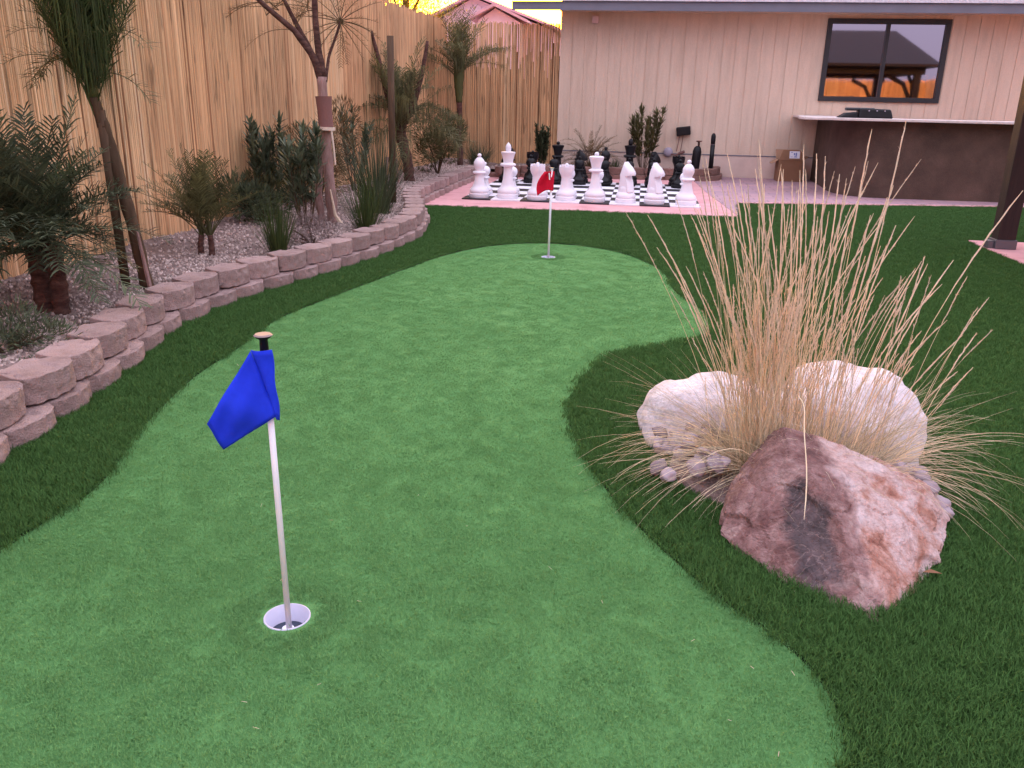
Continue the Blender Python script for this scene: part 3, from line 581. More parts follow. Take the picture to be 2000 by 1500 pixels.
mb.build('print', M['ink'], st)

# ------------------------------------------------------------------ chess
BX, BY, SQ = -2.107, 10.135, 2.843/8
mb = MB()
for i in range(8):
    for j in range(8):
        e = .0015; mb.box((i*SQ+e, j*SQ+e, 0), ((i+1)*SQ-e, (j+1)*SQ-e, .014), mi=(0 if (i+j) % 2 else 1))
o = mb.build('chess_board', [M['sq_white'], M['sq_black']], loc=(BX, BY, .0125)); tag(o, 'large black and white checkered tile board laid on the salmon concrete pad', 'chess board')
base = [(.0, 0), (.118, 0), (.122, .012), (.122, .045), (.112, .055), (.119, .07), (.117, .09), (.098, .115), (.082, .128)]
def sc(prof, k, kz): return [(r*k, z*kz) for r, z in prof]
def piece(kind):
    mb = MB(); fin = None
    if kind == 'pawn':
        k = .86; P = sc(base, k, .8) + [(.062, .115), (.05, .15), (.043, .19), (.062, .20), (.066, .21), (.058, .222), (.042, .228), (.055, .245), (.068, .27), (.071, .29), (.064, .32), (.045, .34), (.018, .352)]
        fin = [(.0, .348), (.012, .35), (.011, .356), (.020, .364), (.024, .376), (.02, .389), (.006, .396)]
    elif kind == 'rook':
        P = sc(base, 1, 1) + [(.07, .16), (.062, .21), (.058, .27), (.066, .29), (.082, .325), (.09, .345), (.091, .395), (.07, .395), (.066, .37), (.0, .37)]
        fin = [(.0, .37), (.018, .37), (.016, .39), (.022, .40), (.024, .415), (.017, .43), (.005, .437)]
    elif kind == 'bishop':
        P = sc(base, 1, 1) + [(.072, .16), (.06, .20), (.052, .25), (.05, .275), (.078, .285), (.082, .297), (.074, .308), (.05, .315), (.048, .33), (.062, .355), (.07, .385), (.068, .415), (.052, .445), (.03, .468), (.015, .474)]
        fin = [(.0, .472), (.012, .474), (.022, .484), (.026, .497), (.02, .511), (.006, .518)]
    elif kind == 'queen':
        P = sc(base, 1.04, 1.05) + [(.072, .17), (.06, .22), (.052, .28), (.05, .34), (.082, .352), (.088, .364), (.08, .377), (.054, .385), (.056, .40), (.066, .45), (.08, .49), (.088, .505), (.088, .52), (.074, .527), (.04, .532)]
        fin = [(.0, .53), (.018, .532), (.026, .545), (.028, .556), (.02, .57), (.006, .576)]
    elif kind == 'king':
        P = sc(base, 1.06, 1.08) + [(.076, .17), (.062, .22), (.054, .29), (.052, .37), (.09, .385), (.096, .398), (.088, .412), (.058, .42), (.058, .435), (.068, .48), (.082, .525), (.086, .53), (.086, .545), (.03, .552)]
        fin = [(.0, .55), (.03, .552), (.033, .575), (.035, .60), (.028, .625), (.012, .645), (.003, .655)]
    elif kind == 'knight':
        P = sc(base, 1, 1) + [(.078, .16), (.074, .185), (.06, .20), (.0, .205)]
    mb.lathe(P[1:] if P[0][0] == 0 else P, n=28)
    if kind == 'rook':
        for q in range(6):
            a = q*math.pi/3; mb.prism([(.072*math.cos(a-.3), .072*math.sin(a-.3)), (.0905*math.cos(a-.3), .0905*math.sin(a-.3)), (.0905*math.cos(a+.3), .0905*math.sin(a+.3)), (.072*math.cos(a+.3), .072*math.sin(a+.3))], .393, .415)
    kn = None
    if kind == 'knight':
        sil = [(-.098, .13), (-.075, .25), (-.07, .33), (-.05, .40), (-.03, .44), (-.015, .475), (.01, .45), (.045, .425), (.085, .385), (.105, .35), (.10, .325), (.075, .318), (.045, .325), (.03, .31), (.045, .27), (.07, .22), (.098, .13)]
        kn = MB(); n = len(sil); ws = [-.062, -.045, 0, .045, .062]; vs = []; cx = .0; cz = .3
        for wq in ws:
            s_ = {.062: .74, .045: .93, 0: 1.}[abs(wq)]
            vs += [(cx+(a-cx)*s_, wq, cz+(b-cz)*s_ if b > .2 else b) for a, b in sil]
        fs = [tuple(range(n-1, -1, -1)), tuple(4*n+i for i in range(n))]
        for k in range(4): fs += [(k*n+i, k*n+(i+1) % n, (k+1)*n+(i+1) % n, (k+1)*n+i) for i in range(n)]
        kn.add(vs, fs)
        for s_ in (-1, 1): kn.lathe([(.016, 0), (.013, .02), (.004, .045)], c=(-.02, s_*.028, .43), n=8)
        for k in range(5): kn.lathe([(.01, -.022), (.024, -.01), (.026, .006), (.012, .022)], c=(-.068+.004*abs(k-1)+.009*max(0, k-2), 0, .25+.043*k), n=10)
    return mb, fin, kn
PROTO = {}
def put(kind, colour, file, row, label):
    key = (kind, colour); m = M[colour]; group = colour + ' chess pieces on the giant board'
    loc = (BX+SQ*(file+.5)+random.uniform(-.012, .012), BY+SQ*(row+.5)+random.uniform(-.012, .012), .0266)
    if key not in PROTO:
        mb, fin, kn = piece(kind); o = mb.build('chess_'+kind, m, smooth=True); smooth_by_angle(o, 40)
        if fin: f = MB(); f.lathe(fin[1:], n=16); f.build('finial', m, o, smooth=True)
        if kn: q = kn.build('horse_head', m, o); smooth_by_angle(q, 50)
        PROTO[key] = o
    else: o = copy_tree(PROTO[key])
    o.location = loc; o.rotation_euler = (0, 0, random.uniform(-.3, .3) if kind != 'knight' else (R_(-38) if colour == 'white' else R_(-50)+file*.3))
    tag(o, label, 'chess piece', group)
WN = ['bishop', 'king', 'rook', 'rook', 'queen', 'knight', 'knight', 'bishop']
WL = ['white bishop on the front left corner square', 'tall white king with pointed crown in the front row', 'white rook left of the red flag, half hidden by it', 'white rook just right of the red flag pole', 'white queen with ball on a flared crown in the front row',
      'white knight next to the white queen', 'white knight between the other white knight and the corner bishop', 'white bishop on the front right corner square']
WB = ['bishop at the left corner', 'king', 'rook behind the red flag', 'rook right of the red flag', 'queen', 'knight beside the queen', 'knight beside the corner bishop', 'bishop at the right corner']
for i in range(8):
    put(WN[i], 'white', i, 0, WL[i]); put('pawn', 'white', i, 1, 'white pawn directly behind the white ' + WB[i])
KN = ['bishop', 'rook', 'queen', 'knight', 'bishop', 'king', 'knight', 'rook']
KL = ['black bishop at the back left corner, mostly hidden by the white king', 'black rook at the back between the corner bishop and the black queen', 'black queen in the back row left of centre', 'black knight in the back row beside the black queen',
      'black bishop in the back row left of the black king', 'tall black king in the back row in front of the leafy shrub', 'black knight in the back row right of the black king', 'black rook on the back right corner square']
KB = ['corner bishop at the left', 'rook beside it at the left', 'queen', 'knight left of centre', 'bishop left of the king', 'king', 'knight right of the king', 'rook at the right corner']
for i in range(8):
    put(KN[i], 'black', i, 7, KL[i]); put('pawn', 'black', i, 6, 'black pawn in front of the black ' + KB[i])

# ------------------------------------------------------------------ hole cups and flag pins
def cup(c, label):
    root = empty('golf_cup', (c[0], c[1], 0)); tag(root, label, 'golf cup', 'cups in the putting green')
    mb = MB(); n = 40; r0, r1 = CR0-.0005, CR0-.0035; prof = [(r0, -.1), (r0, .002), (r1, .002), (r1, -.03), (r1-.007, -.032), (r1-.0075, -.075), (.0, -.075)]
    mb.lathe(prof[:-1], n=n); mb.build('liner', M['liner'], root, smooth=True)
    mb = MB(); mb.lathe([(r1-.0078, -.0745), (r1-.0078, -.040)], n=n); mb.build('cup_floor', M['cupdark'], root)
    mb = MB(); mb.lathe([(.014, -.0395), (.014, -.03), (.010, -.028)], n=20); mb.build('ferrule', M['pole'], root)
def cloth(grid, m, root, thick=.0015, name='flag'):
    nr, nc = len(grid), len(grid[0]); mb = MB(); mb.add([p for r in grid for p in r], [(i*nc+j, i*nc+j+1, (i+1)*nc+j+1, (i+1)*nc+j) for i in range(nr-1) for j in range(nc-1)])
    o = mb.build(name, m, root, smooth=True); s = o.modifiers.new('s', 'SOLIDIFY'); s.thickness = thick; s.offset = 0; return o
cup((cup1[0], cup1[1]), 'white hole cup of the near blue flag'); cup((cup2[0], cup2[1]), 'white hole cup under the far red flag')
def bil(c, u, v): return (1-u)*(1-v)*c[0] + u*(1-v)*c[1] + u*v*c[2] + (1-u)*v*c[3]
def pin(base, top, label, kind):
    base = np.array(base, float); top = np.array(top, float); root = empty('flag_pin', base); tag(root, label, 'golf flag', 'flag pins on the putting green'); B = base
    r = .0068 if kind == 'blue' else .0085
    mb = MB(); mb.tube([B*0, top-B], r, 14); mb.build('pole', M['pole'], root, smooth=True)
    return root, B
# near blue flag
b1 = np.array([cup1[0]+.004, cup1[1]-.002, -.044]); t1 = wy(517, 690, 1.585)
rt, B = pin(b1, t1, 'near flag pin with drooping blue flag and black knob', 'blue')
d1 = (t1-b1)/np.linalg.norm(t1-b1); k = MB()
def along(s): return t1-B+d1*s
kb = MB(); kb.tube([along(-.012), along(.004), along(.03), along(.036), along(.039)], [.0098, .0095, .0085, .017, .0195], 20); kb.build('knob', M['black'], rt, smooth=True)
kb = MB(); kb.tube([along(.0392), along(.042)], [.0195, .0165], 20); kb.build('knob_cap', M['cap'], rt)
Y1 = t1[1]
# main leaf of the cloth, hanging diagonally
c4 = [wy(489, 686, Y1-.020), wy(543, 812, Y1-.012), wy(437, 879, Y1-.045), wy(404, 828, Y1-.060)]
grid = []
for i in range(15):
    row = []
    for j in range(15):
        u, v = i/14, j/14; p = bil(c4, u, v); p = p + np.array([0, -.012*math.sin(u*3.1)*math.sin(v*3.1) + .006*math.sin(v*7+u*4)*v*(1-v)*3 + .003*math.sin(u*12-v*5)*v*(1-v)*3, .002*math.sin(u*7)]) - B; row.append(p)
    grid.append(row)
cloth(grid, M['blue'], rt)
c5 = [wy(490, 684, Y1-.018), wy(531, 683, Y1-.008), wy(547, 820, Y1+.002), wy(541, 810, Y1-.011)]
grid = []
for i in range(11):
    row = []
    for j in range(13):
        u, v = i/10, j/12; p = bil(c5, u, v); p = p + np.array([0, -.010*math.sin(u*3.14)+.004*math.sin(v*10)*u, 0]) - B; row.append(p)
    grid.append(row)
cloth(grid, M['blue'], rt, name='flag_sleeve')
# sleeve behind the pole
grid = []
for i in range(9):
    a = math.pi*(i/8)
    grid.append([t1-B-d1*(.006+.140*j/8) + np.array([-.010*math.cos(a)*(1.3), .011*math.sin(a), 0]) for j in range(9)])
cloth(grid, M['blue'], rt, name='flag_sleeve')
# far red flag
b2 = np.array([cup2[0], cup2[1], -.044]); t2 = wy(1078, 332, cup2[1]+.02)
rt, B = pin(b2, t2, 'far flag pin with a small bright red flag in front of the chess rooks', 'red')
d2 = (t2-b2)/np.linalg.norm(t2-b2)
kb = MB(); kb.tube([t2-B, t2-B+d2*.012, t2-B+d2*.016], [.011, .012, .02], 14); kb.build('knob', M['pole'], rt)
Y2 = t2[1]; c4 = [wy(1064, 335, Y2-.03), wy(1083, 335, Y2-.012), wy(1081, 373, Y2-.014), wy(1050, 382, Y2-.05)]
grid = []
for i in range(13):
    row = []
    for j in range(13):
        u, v = i/12, j/12; p = bil(c4, u, v)
        bul = math.sin(v*math.pi)*(1-u)*.03; up = math.sin(u*math.pi)*v*.02
        row.append(p + np.array([-bul, -.012*math.sin(u*6+v*2), up*1.0]) - B)
    grid.append(row)
cloth(grid, M['red'], rt, .002)
mb = MB(); q0 = wy(1072.5, 338, Y2-.052)-B; q1 = wy(1073.5, 351, Y2-.052)-B; mb.tube([q0, q1], .0045, 6); mb.build('tie_loop', M['pole'], rt)

# ------------------------------------------------------------------ rock island with ornamental grass
def hull_rock(name, pts, m, sub=4, amp=.012, sc_=9, seed=0):
    rd = random.Random(seed); bm = bmesh.new()
    for p in pts: bm.verts.new(p)
    def hull():
        r = bmesh.ops.convex_hull(bm, input=bm.verts[:]); bmesh.ops.delete(bm, geom=[v for v in bm.verts if not v.link_faces], context='VERTS')
    hull()
    for k in range(4):                       # shave small corners into flat fracture faces
        d = Vector((rd.gauss(0, 1), rd.gauss(-.5, 1), rd.gauss(.3, .7))).normalized(); mx_ = max(v.co.dot(d) for v in bm.verts); dist = mx_-rd.uniform(.004, .009)
        bmesh.ops.bisect_plane(bm, geom=bm.verts[:]+bm.edges[:]+bm.faces[:], plane_co=d*dist, plane_no=d, clear_outer=True)
        bmesh.ops.delete(bm, geom=bm.faces[:], context='FACES_ONLY'); bmesh.ops.delete(bm, geom=bm.edges[:], context='EDGES_FACES') if False else None
        co = [v.co.copy() for v in bm.verts]; bm.clear()
        for c in co: bm.verts.new(c)
        hull()
    bmesh.ops.triangulate(bm, faces=bm.faces[:])
    for k in range(9):
        el = [e for e in bm.edges if e.calc_length() > .0085]
        if not el: break
        bmesh.ops.subdivide_edges(bm, edges=el, cuts=1); bmesh.ops.triangulate(bm, faces=bm.faces[:])
    bm.normal_update(); nn_ = [v.normal.copy() for v in bm.verts]
    for v, n_ in zip(bm.verts, nn_):
        c = v.co; f = noise.fractal(c*22+Vector((seed, 0, 0)), 1., 2.1, 5)
        dd, pp = noise.voronoi(c*sc_+Vector((seed, 0, 0))+Vector((noise.noise(c*10), noise.noise(c*10+Vector((9, 9, 9))), 0))*.35)
        step_ = noise.cell(pp[0]*7.3+Vector((.31, .17, .23))) if False else (math.sin(pp[0].x*12.9+pp[0].y*78.2+pp[0].z*37.7)*43758.5) % 1.
        edge = min(1, (dd[1]-dd[0])*5)
        v.co = c + n_*(amp*.22*f + amp*1.1*(step_-.6)*min(1, edge*2.5) - amp*.25*(1-edge))
        if c.y < .1: v.co.y += .04*math.exp(-((c.x+.04)/.055)**2-((c.z-.10)/.085)**2)
    me = bpy.data.meshes.new(name); bm.to_mesh(me); bm.free(); me.materials.append(m); o = bpy.data.objects.new(name, me); COL.objects.link(o); return o
fb = [wy(1528,832,2.36), wy(1490,880,2.36), wy(1425,948,2.30), g(1403,1040,.03), g(1440,1085,0), g(1530,1125,0), g(1590,1180,0), g(1712,1228,0), g(1765,1195,0), g(1850,1075,.02), wy(1853,1012,2.33), wy(1815,950,2.36), wy(1748,915,2.38), wy(1650,868,2.38), wy(1580,852,2.38),
      wy(1420,990,2.2), wy(1540,868,2.27), wy(1655,903,2.27), wy(1748,948,2.28), wy(1628,985,2.08), wy(1650,1090,1.97), wy(1760,1010,2.15), wy(1810,1060,2.14)]
oc = np.array([.55, 2.2, 0])
fbp = [Vector(p-oc) for p in fb] + [Vector((x-oc[0], y-oc[1], z)) for x, y, z in [(.35, 2.5, .0), (.9, 2.55, 0), (.45, 2.5, .2), (.8, 2.52, .12)]]
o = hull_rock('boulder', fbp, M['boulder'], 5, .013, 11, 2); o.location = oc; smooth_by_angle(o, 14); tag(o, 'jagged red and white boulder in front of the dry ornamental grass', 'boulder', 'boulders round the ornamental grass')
def round_rock(cx, cy, rx, ry, rz, seed, label, rot=0):
    bm = bmesh.new(); bmesh.ops.create_icosphere(bm, subdivisions=5, radius=1)
    for v in bm.verts:
        c = v.co.copy(); e = (abs(c.x)**2.6+abs(c.y)**2.6+abs(c.z)**2.6)**(-1/2.6); c *= e
        k = 1 + .10*noise.fractal(c*1.5+Vector((seed, 0, 0)), 1, 2, 3) + .018*noise.fractal(c*6+Vector((seed, 3, 0)), 1, 2, 5) - .03*max(0, .2-abs(noise.noise(c*2.3+Vector((0, seed, 4)))))*3
        v.co = Vector((c.x*rx*k, c.y*ry*k, c.z*rz*k))
    me = bpy.data.meshes.new('boulder'); bm.to_mesh(me); bm.free(); me.materials.append(M['boulder_w']); o = bpy.data.objects.new('boulder', me); COL.objects.link(o)
    o.location = (cx, cy, 0); o.rotation_euler = (0, 0, rot); me.polygons.foreach_set('use_smooth', [True]*len(me.polygons)); tag(o, label, 'boulder', 'boulders round the ornamental grass')
round_rock(.33, 2.93, .27, .22, .225, 1, 'rough pale boulder behind the ornamental grass on its left', .1)
round_rock(.79, 2.95, .265, .25, .285, 5, 'larger rough pale boulder behind the ornamental grass on its right', -.15)
mb = MB(); mound = []
for a in range(24):
    t = a/24*6.283; mound.append((.58+.42*math.cos(t), 2.6+.33*math.sin(t)))
mb.prism(mound, -.02, .035); tag(mb.build('planting_soil', M['soil'], bevel=.02), kind='structure')
cs = []
for k in range(3):
    r = rock_src(.027, 'cobble', M['cob'], 3, k*7.); cs.append(r)
spots = []
for i in range(62):
    if i < 40: x = random.uniform(.12, .36); y = random.uniform(2.42, 2.78); 
    else: x = random.uniform(.84, .96); y = random.uniform(2.32, 2.55)
    spots.append((x, y))
vary_by_object(M['cob'], .6, 1.25)
for i, (x, y) in enumerate(spots):
    s_ = cs[i % 3]
    if i < 3: o = s_; COL.objects.link(o)
    else: o = s_.copy(); COL.objects.link(o)
    o.name = 'cobble'
    k = random.uniform(.7, 1.25); hgt = .03+.04*random.random() + (.05 if (i < 40 and x > .22) or (i >= 40 and x < .93) else 0)
    o.location = (x, y, hgt); o.scale = (k, k, k); o.rotation_euler = (random.uniform(-.6, .6), random.uniform(-.6, .6), random.random()*6)
    o.data.polygons.foreach_set('use_smooth', [True]*len(o.data.polygons))
    tag(o, 'small mauve grey cobble heaped at the left foot of the ornamental grass' if i < 40 else 'small mauve grey cobble heaped right of the jagged red boulder', 'cobble', 'cobbles left of the ornamental grass' if i < 40 else 'cobbles right of the red boulder')

def blade_curve(mb, p0, d0, L, droop, wd, n=6, var=.5, tri=False, taper=True):
    """thin three-sided stem that bends under gravity"""
    p = np.array(p0, float); d = np.array(d0, float); d /= np.linalg.norm(d); pts = [p.copy()]; rad = [wd]
    for i in range(n):
        d = d + np.array([0, 0, -droop/n]); d /= np.linalg.norm(d); p = p + d*L/n; pts.append(p.copy()); rad.append(wd*(1-.85*(i+1)/n) if taper else wd)
    mb.tube(pts, rad, 3, var, cap=False); return pts, d
def orn_grass():
    root = empty('ornamental_grass', (.57, 2.56, .03)); B = np.array([.57, 2.56, .03]); tag(root, 'big clump of dry straw coloured ornamental grass with tall seed heads', 'ornamental grass')
    lv = MB(); rd = random.Random(11)
    for i in range(950):
        a = rd.random()*6.283; rr = rd.random()**.6; sp = rd.random(); bx = rr*.24*math.cos(a)+rd.gauss(0, .02); by = rr*.13*math.sin(a)
        el = R_(rd.uniform(10, 85) if sp < .55 else rd.uniform(55, 88)); L = rd.uniform(.22, .52)*(1. if sp < .6 else .85)
        a2 = a + rd.gauss(0, .9); d = (math.cos(a2)*math.cos(el), math.sin(a2)*math.cos(el)*.8, math.sin(el))
        blade_curve(lv, (bx, by, 0), d, L, rd.uniform(.2, 2.0), rd.uniform(.0007, .0013), 7, rd.random())
    lv.build('leaf_blades', M['straw_leaf'], root)
    st = MB(); sh = MB()
    def stem(px, tip, wd, headL, var):
        p0 = np.array(px); tip = np.array(tip); L = np.linalg.norm(tip-p0); mid = (p0+tip)/2 + np.array([(p0[0]-tip[0])*.16+rd.gauss(0, .02), rd.gauss(0, .015), L*.07]); n = 9; pts = []
        for i in range(n+1):
            t = i/n; pts.append((1-t)**2*p0 + 2*t*(1-t)*mid + t*t*tip)
        st.tube(pts, [wd*(1-.45*i/n) for i in range(n+1)], 4, var, cap=False)
        m_ = 12; hp = []; hr = []
        for i in range(m_+1):
            t = 1-headL/L + (headL/L)*i/m_; q = (1-t)**2*p0 + 2*t*(1-t)*mid + t*t*tip; q = q + np.array([rd.gauss(0, .0006), rd.gauss(0, .0006), 0]); hp.append(q)
            hr.append(wd*(.95+.6*math.sin(math.pi*min(1, i/m_*1.02)))*(1+.25*math.sin(i*2.6+var*9)) if i < m_ else wd*.2)
        sh.tube(hp, hr, 5, var)
        for q in range(34):
            k = rd.randrange(1, m_); c = hp[k]; dd = hp[k]-hp[k-1]; dd = dd/(np.linalg.norm(dd)+1e-9); v = dd+np.array([rd.gauss(0, .35), rd.gauss(0, .35), rd.gauss(0, .2)]); v /= np.linalg.norm(v); l = rd.uniform(.006, .013); sd_ = np.array([v[2], 0, -v[0]])*.0007
            sh.add([c-sd_, c+sd_, c+v*l], [(0, 1, 2)], rd.random())
    # dense upright core
    for i in range(290):
        bx = rd.gauss(-.13, .05); by = rd.gauss(0, .05); u = rd.random(); H = rd.uniform(.3, .62) if u < .74 else (rd.uniform(.6, .85) if u < .95 else rd.uniform(.85, 1.0)); fan = rd.gauss(.0, .15)
        stem((bx, by, 0), (bx*1.25+fan*H*1.1+.02, by+rd.gauss(.0, .09)*H, H), rd.uniform(.0007, .0012), H*rd.uniform(.2, .35), rd.random())
    for i in range(60):
        bx = rd.uniform(.0, .28); by = rd.gauss(0, .05); H = rd.uniform(.3, .72)
        stem((bx, by, 0), (bx*1.4+rd.gauss(.04, .12)*H*1.3, by+rd.gauss(.02, .1)*H, H), rd.uniform(.0008, .0013), H*rd.uniform(.2, .35), rd.random())
    for i in range(26):
        bx = rd.gauss(-.08, .08); H = rd.uniform(.8, 1.0); stem((bx, rd.gauss(0, .04), 0), (bx*1.2+rd.gauss(.03, .2), rd.gauss(0, .1), H), rd.uniform(.0009, .0012), H*.3, rd.random())
    # individually visible tall stems, tips read off the photograph
    tips = [(1770,236,2.5),(1703,252,2.6),(1570,282,2.7),(1482,272,2.7),(1420,300,2.7),(1612,305,2.7),(1530,330,2.6),(1595,300,2.7),(1265,420,2.6),(1283,483,2.6),(1310,500,2.65),(1998,372,2.5),(1745,362,2.55),(1733,385,2.6),(1362,410,2.65),(1358,440,2.7),(1390,360,2.7),(1445,350,2.7),(1660,420,2.6),(1640,340,2.7),(1862,508,2.55),(1812,515,2.6),(1800,510,2.65),(1850,625,2.4),(1880,655,2.5),(1840,555,2.6),(1700,420,2.6),(1500,400,2.6),(1560,370,2.65),(1610,400,2.6),(1340,520,2.6),(1720,480,2.6),(1475,330,2.65),(1425,430,2.6),(1545,420,2.6),(1575,480,2.6),(1330,560,2.6),(1690,500,2.6),(1750,440,2.65),(1780,620,2.5)]
    for (x, y, Y) in tips:
        T = wy(x, y, Y)-B; bx = np.clip(.35*T[0], -.16, .26)+rd.gauss(0, .02); L = np.linalg.norm(T-np.array([bx, 0, 0]))
        stem((bx, rd.gauss(0, .03), 0), T, .0014, min(L*.42, .34), .6+.4*rd.random())
    # broken stem hanging over the boulder
    q = [wy(1560,775,2.42)-B, wy(1575,800,2.36)-B, wy(1578,850,2.30)-B, wy(1572,930,2.16)-B, wy(1569,1015,2.02)-B]; qq = [q[0]*(1-t)**3+3*q[1]*t*(1-t)**2+3*q[2]*t*t*(1-t)+q[4]*t**3+np.array([.004*math.sin(t*9), 0, 0]) for t in np.linspace(0, 1, 14)]; st.tube(qq[::-1], [.0006]+[.0017]*13, 5, .6)
    # low outward sprays
    for i in range(230):
        a = rd.choice([rd.uniform(2.3, 4.1), rd.uniform(-1.1, .8)]); el = R_(rd.uniform(2, 50)); L = rd.uniform(.38, .62)
        blade_curve(st, (.2*math.cos(a), .1*math.sin(a), 0.03), (math.cos(a)*math.cos(el), .75*math.sin(a)*math.cos(el), math.sin(el)+.25), L*rd.uniform(.7, 1.05), rd.uniform(.4, 2.2), rd.uniform(.0008, .0015), 8, rd.random())
    st.build('stems', M['straw'], root); sh.build('seed_heads', M['seed'], root)
orn_grass()
# rust coloured chip beside the boulder
p = g(1812, 1135); mb = MB(); mb.add([(-.02, -.006, 0), (.03, -.004, 0), (.01, .012, 0), (0, 0, .008)], [(0, 2, 1), (0, 1, 3), (1, 2, 3), (2, 0, 3)]); tag(mb.build('dry_leaf', M['cardboard'], loc=(p[0], p[1], .028)), 'rust coloured dry leaf on the turf right of the red boulder', 'leaf')

# ------------------------------------------------------------------ planting along the fence
def frond(mb, p0, d0, L, droop, ll=.14, n=26, wd=.006, var=.5, rmb=None, rw=.004, side=None, start=.18, fold=.5, hang=.22):
    p = np.array(p0, float); d = np.array(d0, float); d /= np.linalg.norm(d); pts = [p.copy()]; ds = [d.copy()]; S = 12
    for i in range(S):
        d = d + np.array([0, 0, -droop/S]); d /= np.linalg.norm(d); p = p + d*L/S; pts.append(p.copy()); ds.append(d.copy())
    (rmb or mb).tube(pts, [rw*(1-.8*i/S) for i in range(S+1)], 4, var*.8, cap=False)
    for i in range(n):
        t = start + (1-start)*(i+.5)/n; k = min(S-1, int(t*S)); f = t*S-k; q = pts[k]*(1-f)+pts[k+1]*f; dd = ds[k]
        sd = np.cross(dd, [0, 0, 1.]); sd /= np.linalg.norm(sd)+1e-6; up = np.cross(sd, dd)
        for s_ in (-1, 1):
            l = ll*(math.sin(math.pi*(.12+.8*t))**.6)*random.uniform(.75, 1.15); v = sd*s_*random.uniform(.5, .9) + dd*random.uniform(.45, .9) + up*random.uniform(-.1, fold); v /= np.linalg.norm(v)
            e = q+v*l*(1-.3*hang)+np.array([0, 0, -l*hang*random.random()]); m_ = q+v*l*.55; wv = np.cross(v, up+.01); wv = wv/(np.linalg.norm(wv)+1e-6)*wd*.5
            mb.add([q-wv*.5, q+wv*.5, m_+wv, m_-wv, e], [(0, 1, 2, 3), (3, 2, 4)], min(1, max(0, var+random.uniform(-.35, .35))))
def trunk(mb, pts, r0, r1, n=10, rough=.12):
    K = 14; P = [np.array(p, float) for p in pts]; out = []; rr = []
    for i in range(K+1):
        t = i/K*(len(P)-1); k = min(len(P)-2, int(t)); f = t-k; out.append(P[k]*(1-f)+P[k+1]*f); rr.append((r0+(r1-r0)*i/K)*(1+rough*math.sin(i*2.4)))
    mb.tube(out, rr, n)
def palm(name, base, tpts, r0, r1, label, cat='palm', nf=12, L=.8, ll=.16, nl=24, leaf='leaf_g', spread=(25, 80), droop=(.4, 1.3), crown_at=None, trunk_m='trunk', wd=.007, shaft=0., az=None, group=None, rw=.005, hang=.22):
    base = np.array(base, float); root = empty(name, base); tag(root, label, cat, group)
    T = [np.array(p, float)-base for p in tpts]; mb = MB(); trunk(mb, T, r0, r1); mb.build('trunk', M[trunk_m], root, smooth=True)
    cr = MB(); top = T[-1] if crown_at is None else np.array(crown_at)-base
    for i in range(nf):
        a = az[i % len(az)] + random.gauss(0, .15) if az else i*2.4+random.uniform(-.3, .3); el = R_(random.uniform(*spread)); d = (math.cos(a)*math.cos(el), math.sin(a)*math.cos(el), math.sin(el))
        b0 = top - np.array([0, 0, shaft*random.random()])
        frond(cr, b0, d, L*random.uniform(.75, 1.15), random.uniform(*droop), ll, nl, wd, random.random(), rw=rw, hang=hang)
    cr.build('crown', M[leaf], root); return root
G1 = 'young palms planted along the bamboo fence'
# near left bushy palm with two thick dark trunks
bp = g(105, 605, .13); root = empty('bushy_palm', bp); tag(root, 'squat bushy palm with dark double trunk nearest the camera by the left fence', 'palm', G1)
mb = MB(); trunk(mb, [(-.04, 0, -.03), (-.06, .02, .16), (-.08, .03,   .34)], .046, .04); trunk(mb, [(.04, .0, -.03), (.05, .0, .15), (.03, .02, .33)], .040, .038); mb.build('trunk', M['trunk'], root, smooth=True)
cr = MB()
for i in range(120):
    a = random.random()*6.283; el = R_(random.uniform(5, 82)); frond(cr, (random.gauss(-.02, .05), random.gauss(0, .04), random.uniform(.26, .42)), (math.cos(a)*math.cos(el), .75*math.sin(a)*math.cos(el), math.sin(el)), random.uniform(.35, .62), random.uniform(.5, 1.5), .13, 26, .008, random.random()*.8)
cr.build('crown', M['leaf_d'], root)
# silver spiky clump beside it
def spiky(name, p, n, L, label, leaf, cat='plant', elr=(25, 88), droop=(.1, .8), wd=.004, rad=.05, group=None):
    root = empty(name, p); tag(root, label, cat, group); mb = MB()
    for i in range(n):
        a = random.random()*6.283; el = R_(random.uniform(*elr)); r = rad*random.random()**.5; l = L*random.uniform(.55, 1.1)
        p0 = np.array((r*math.cos(a), r*math.sin(a), -.02)); d = np.array((math.cos(a)*math.cos(el), math.sin(a)*math.cos(el), math.sin(el))); d /= np.linalg.norm(d)
        sd = np.cross(d, [0, 0, 1.]); sd = sd/(np.linalg.norm(sd)+1e-6)*wd/2; dr = random.uniform(*droop); vs = []; v = random.random(); q = p0
        for k in range(6):
            w_ = 1-.9*(k/5)**2; vs += [q-sd*w_, q+sd*w_]; d = d+np.array([0, 0, -dr/5]); d /= np.linalg.norm(d); q = q+d*l/5
        mb.add(vs, [(2*k, 2*k+1, 2*k+3, 2*k+2) for k in range(5)], v)
    mb.build('leaf_blades', M[leaf], root); return root
spiky('yucca', g(175, 500, .14), 120, .36, 'silvery spiky rosette between the near bushy palm and the dark stake', 'leaf_s', 'yucca', (0, 80), (.5, 1.5), .012, .04)
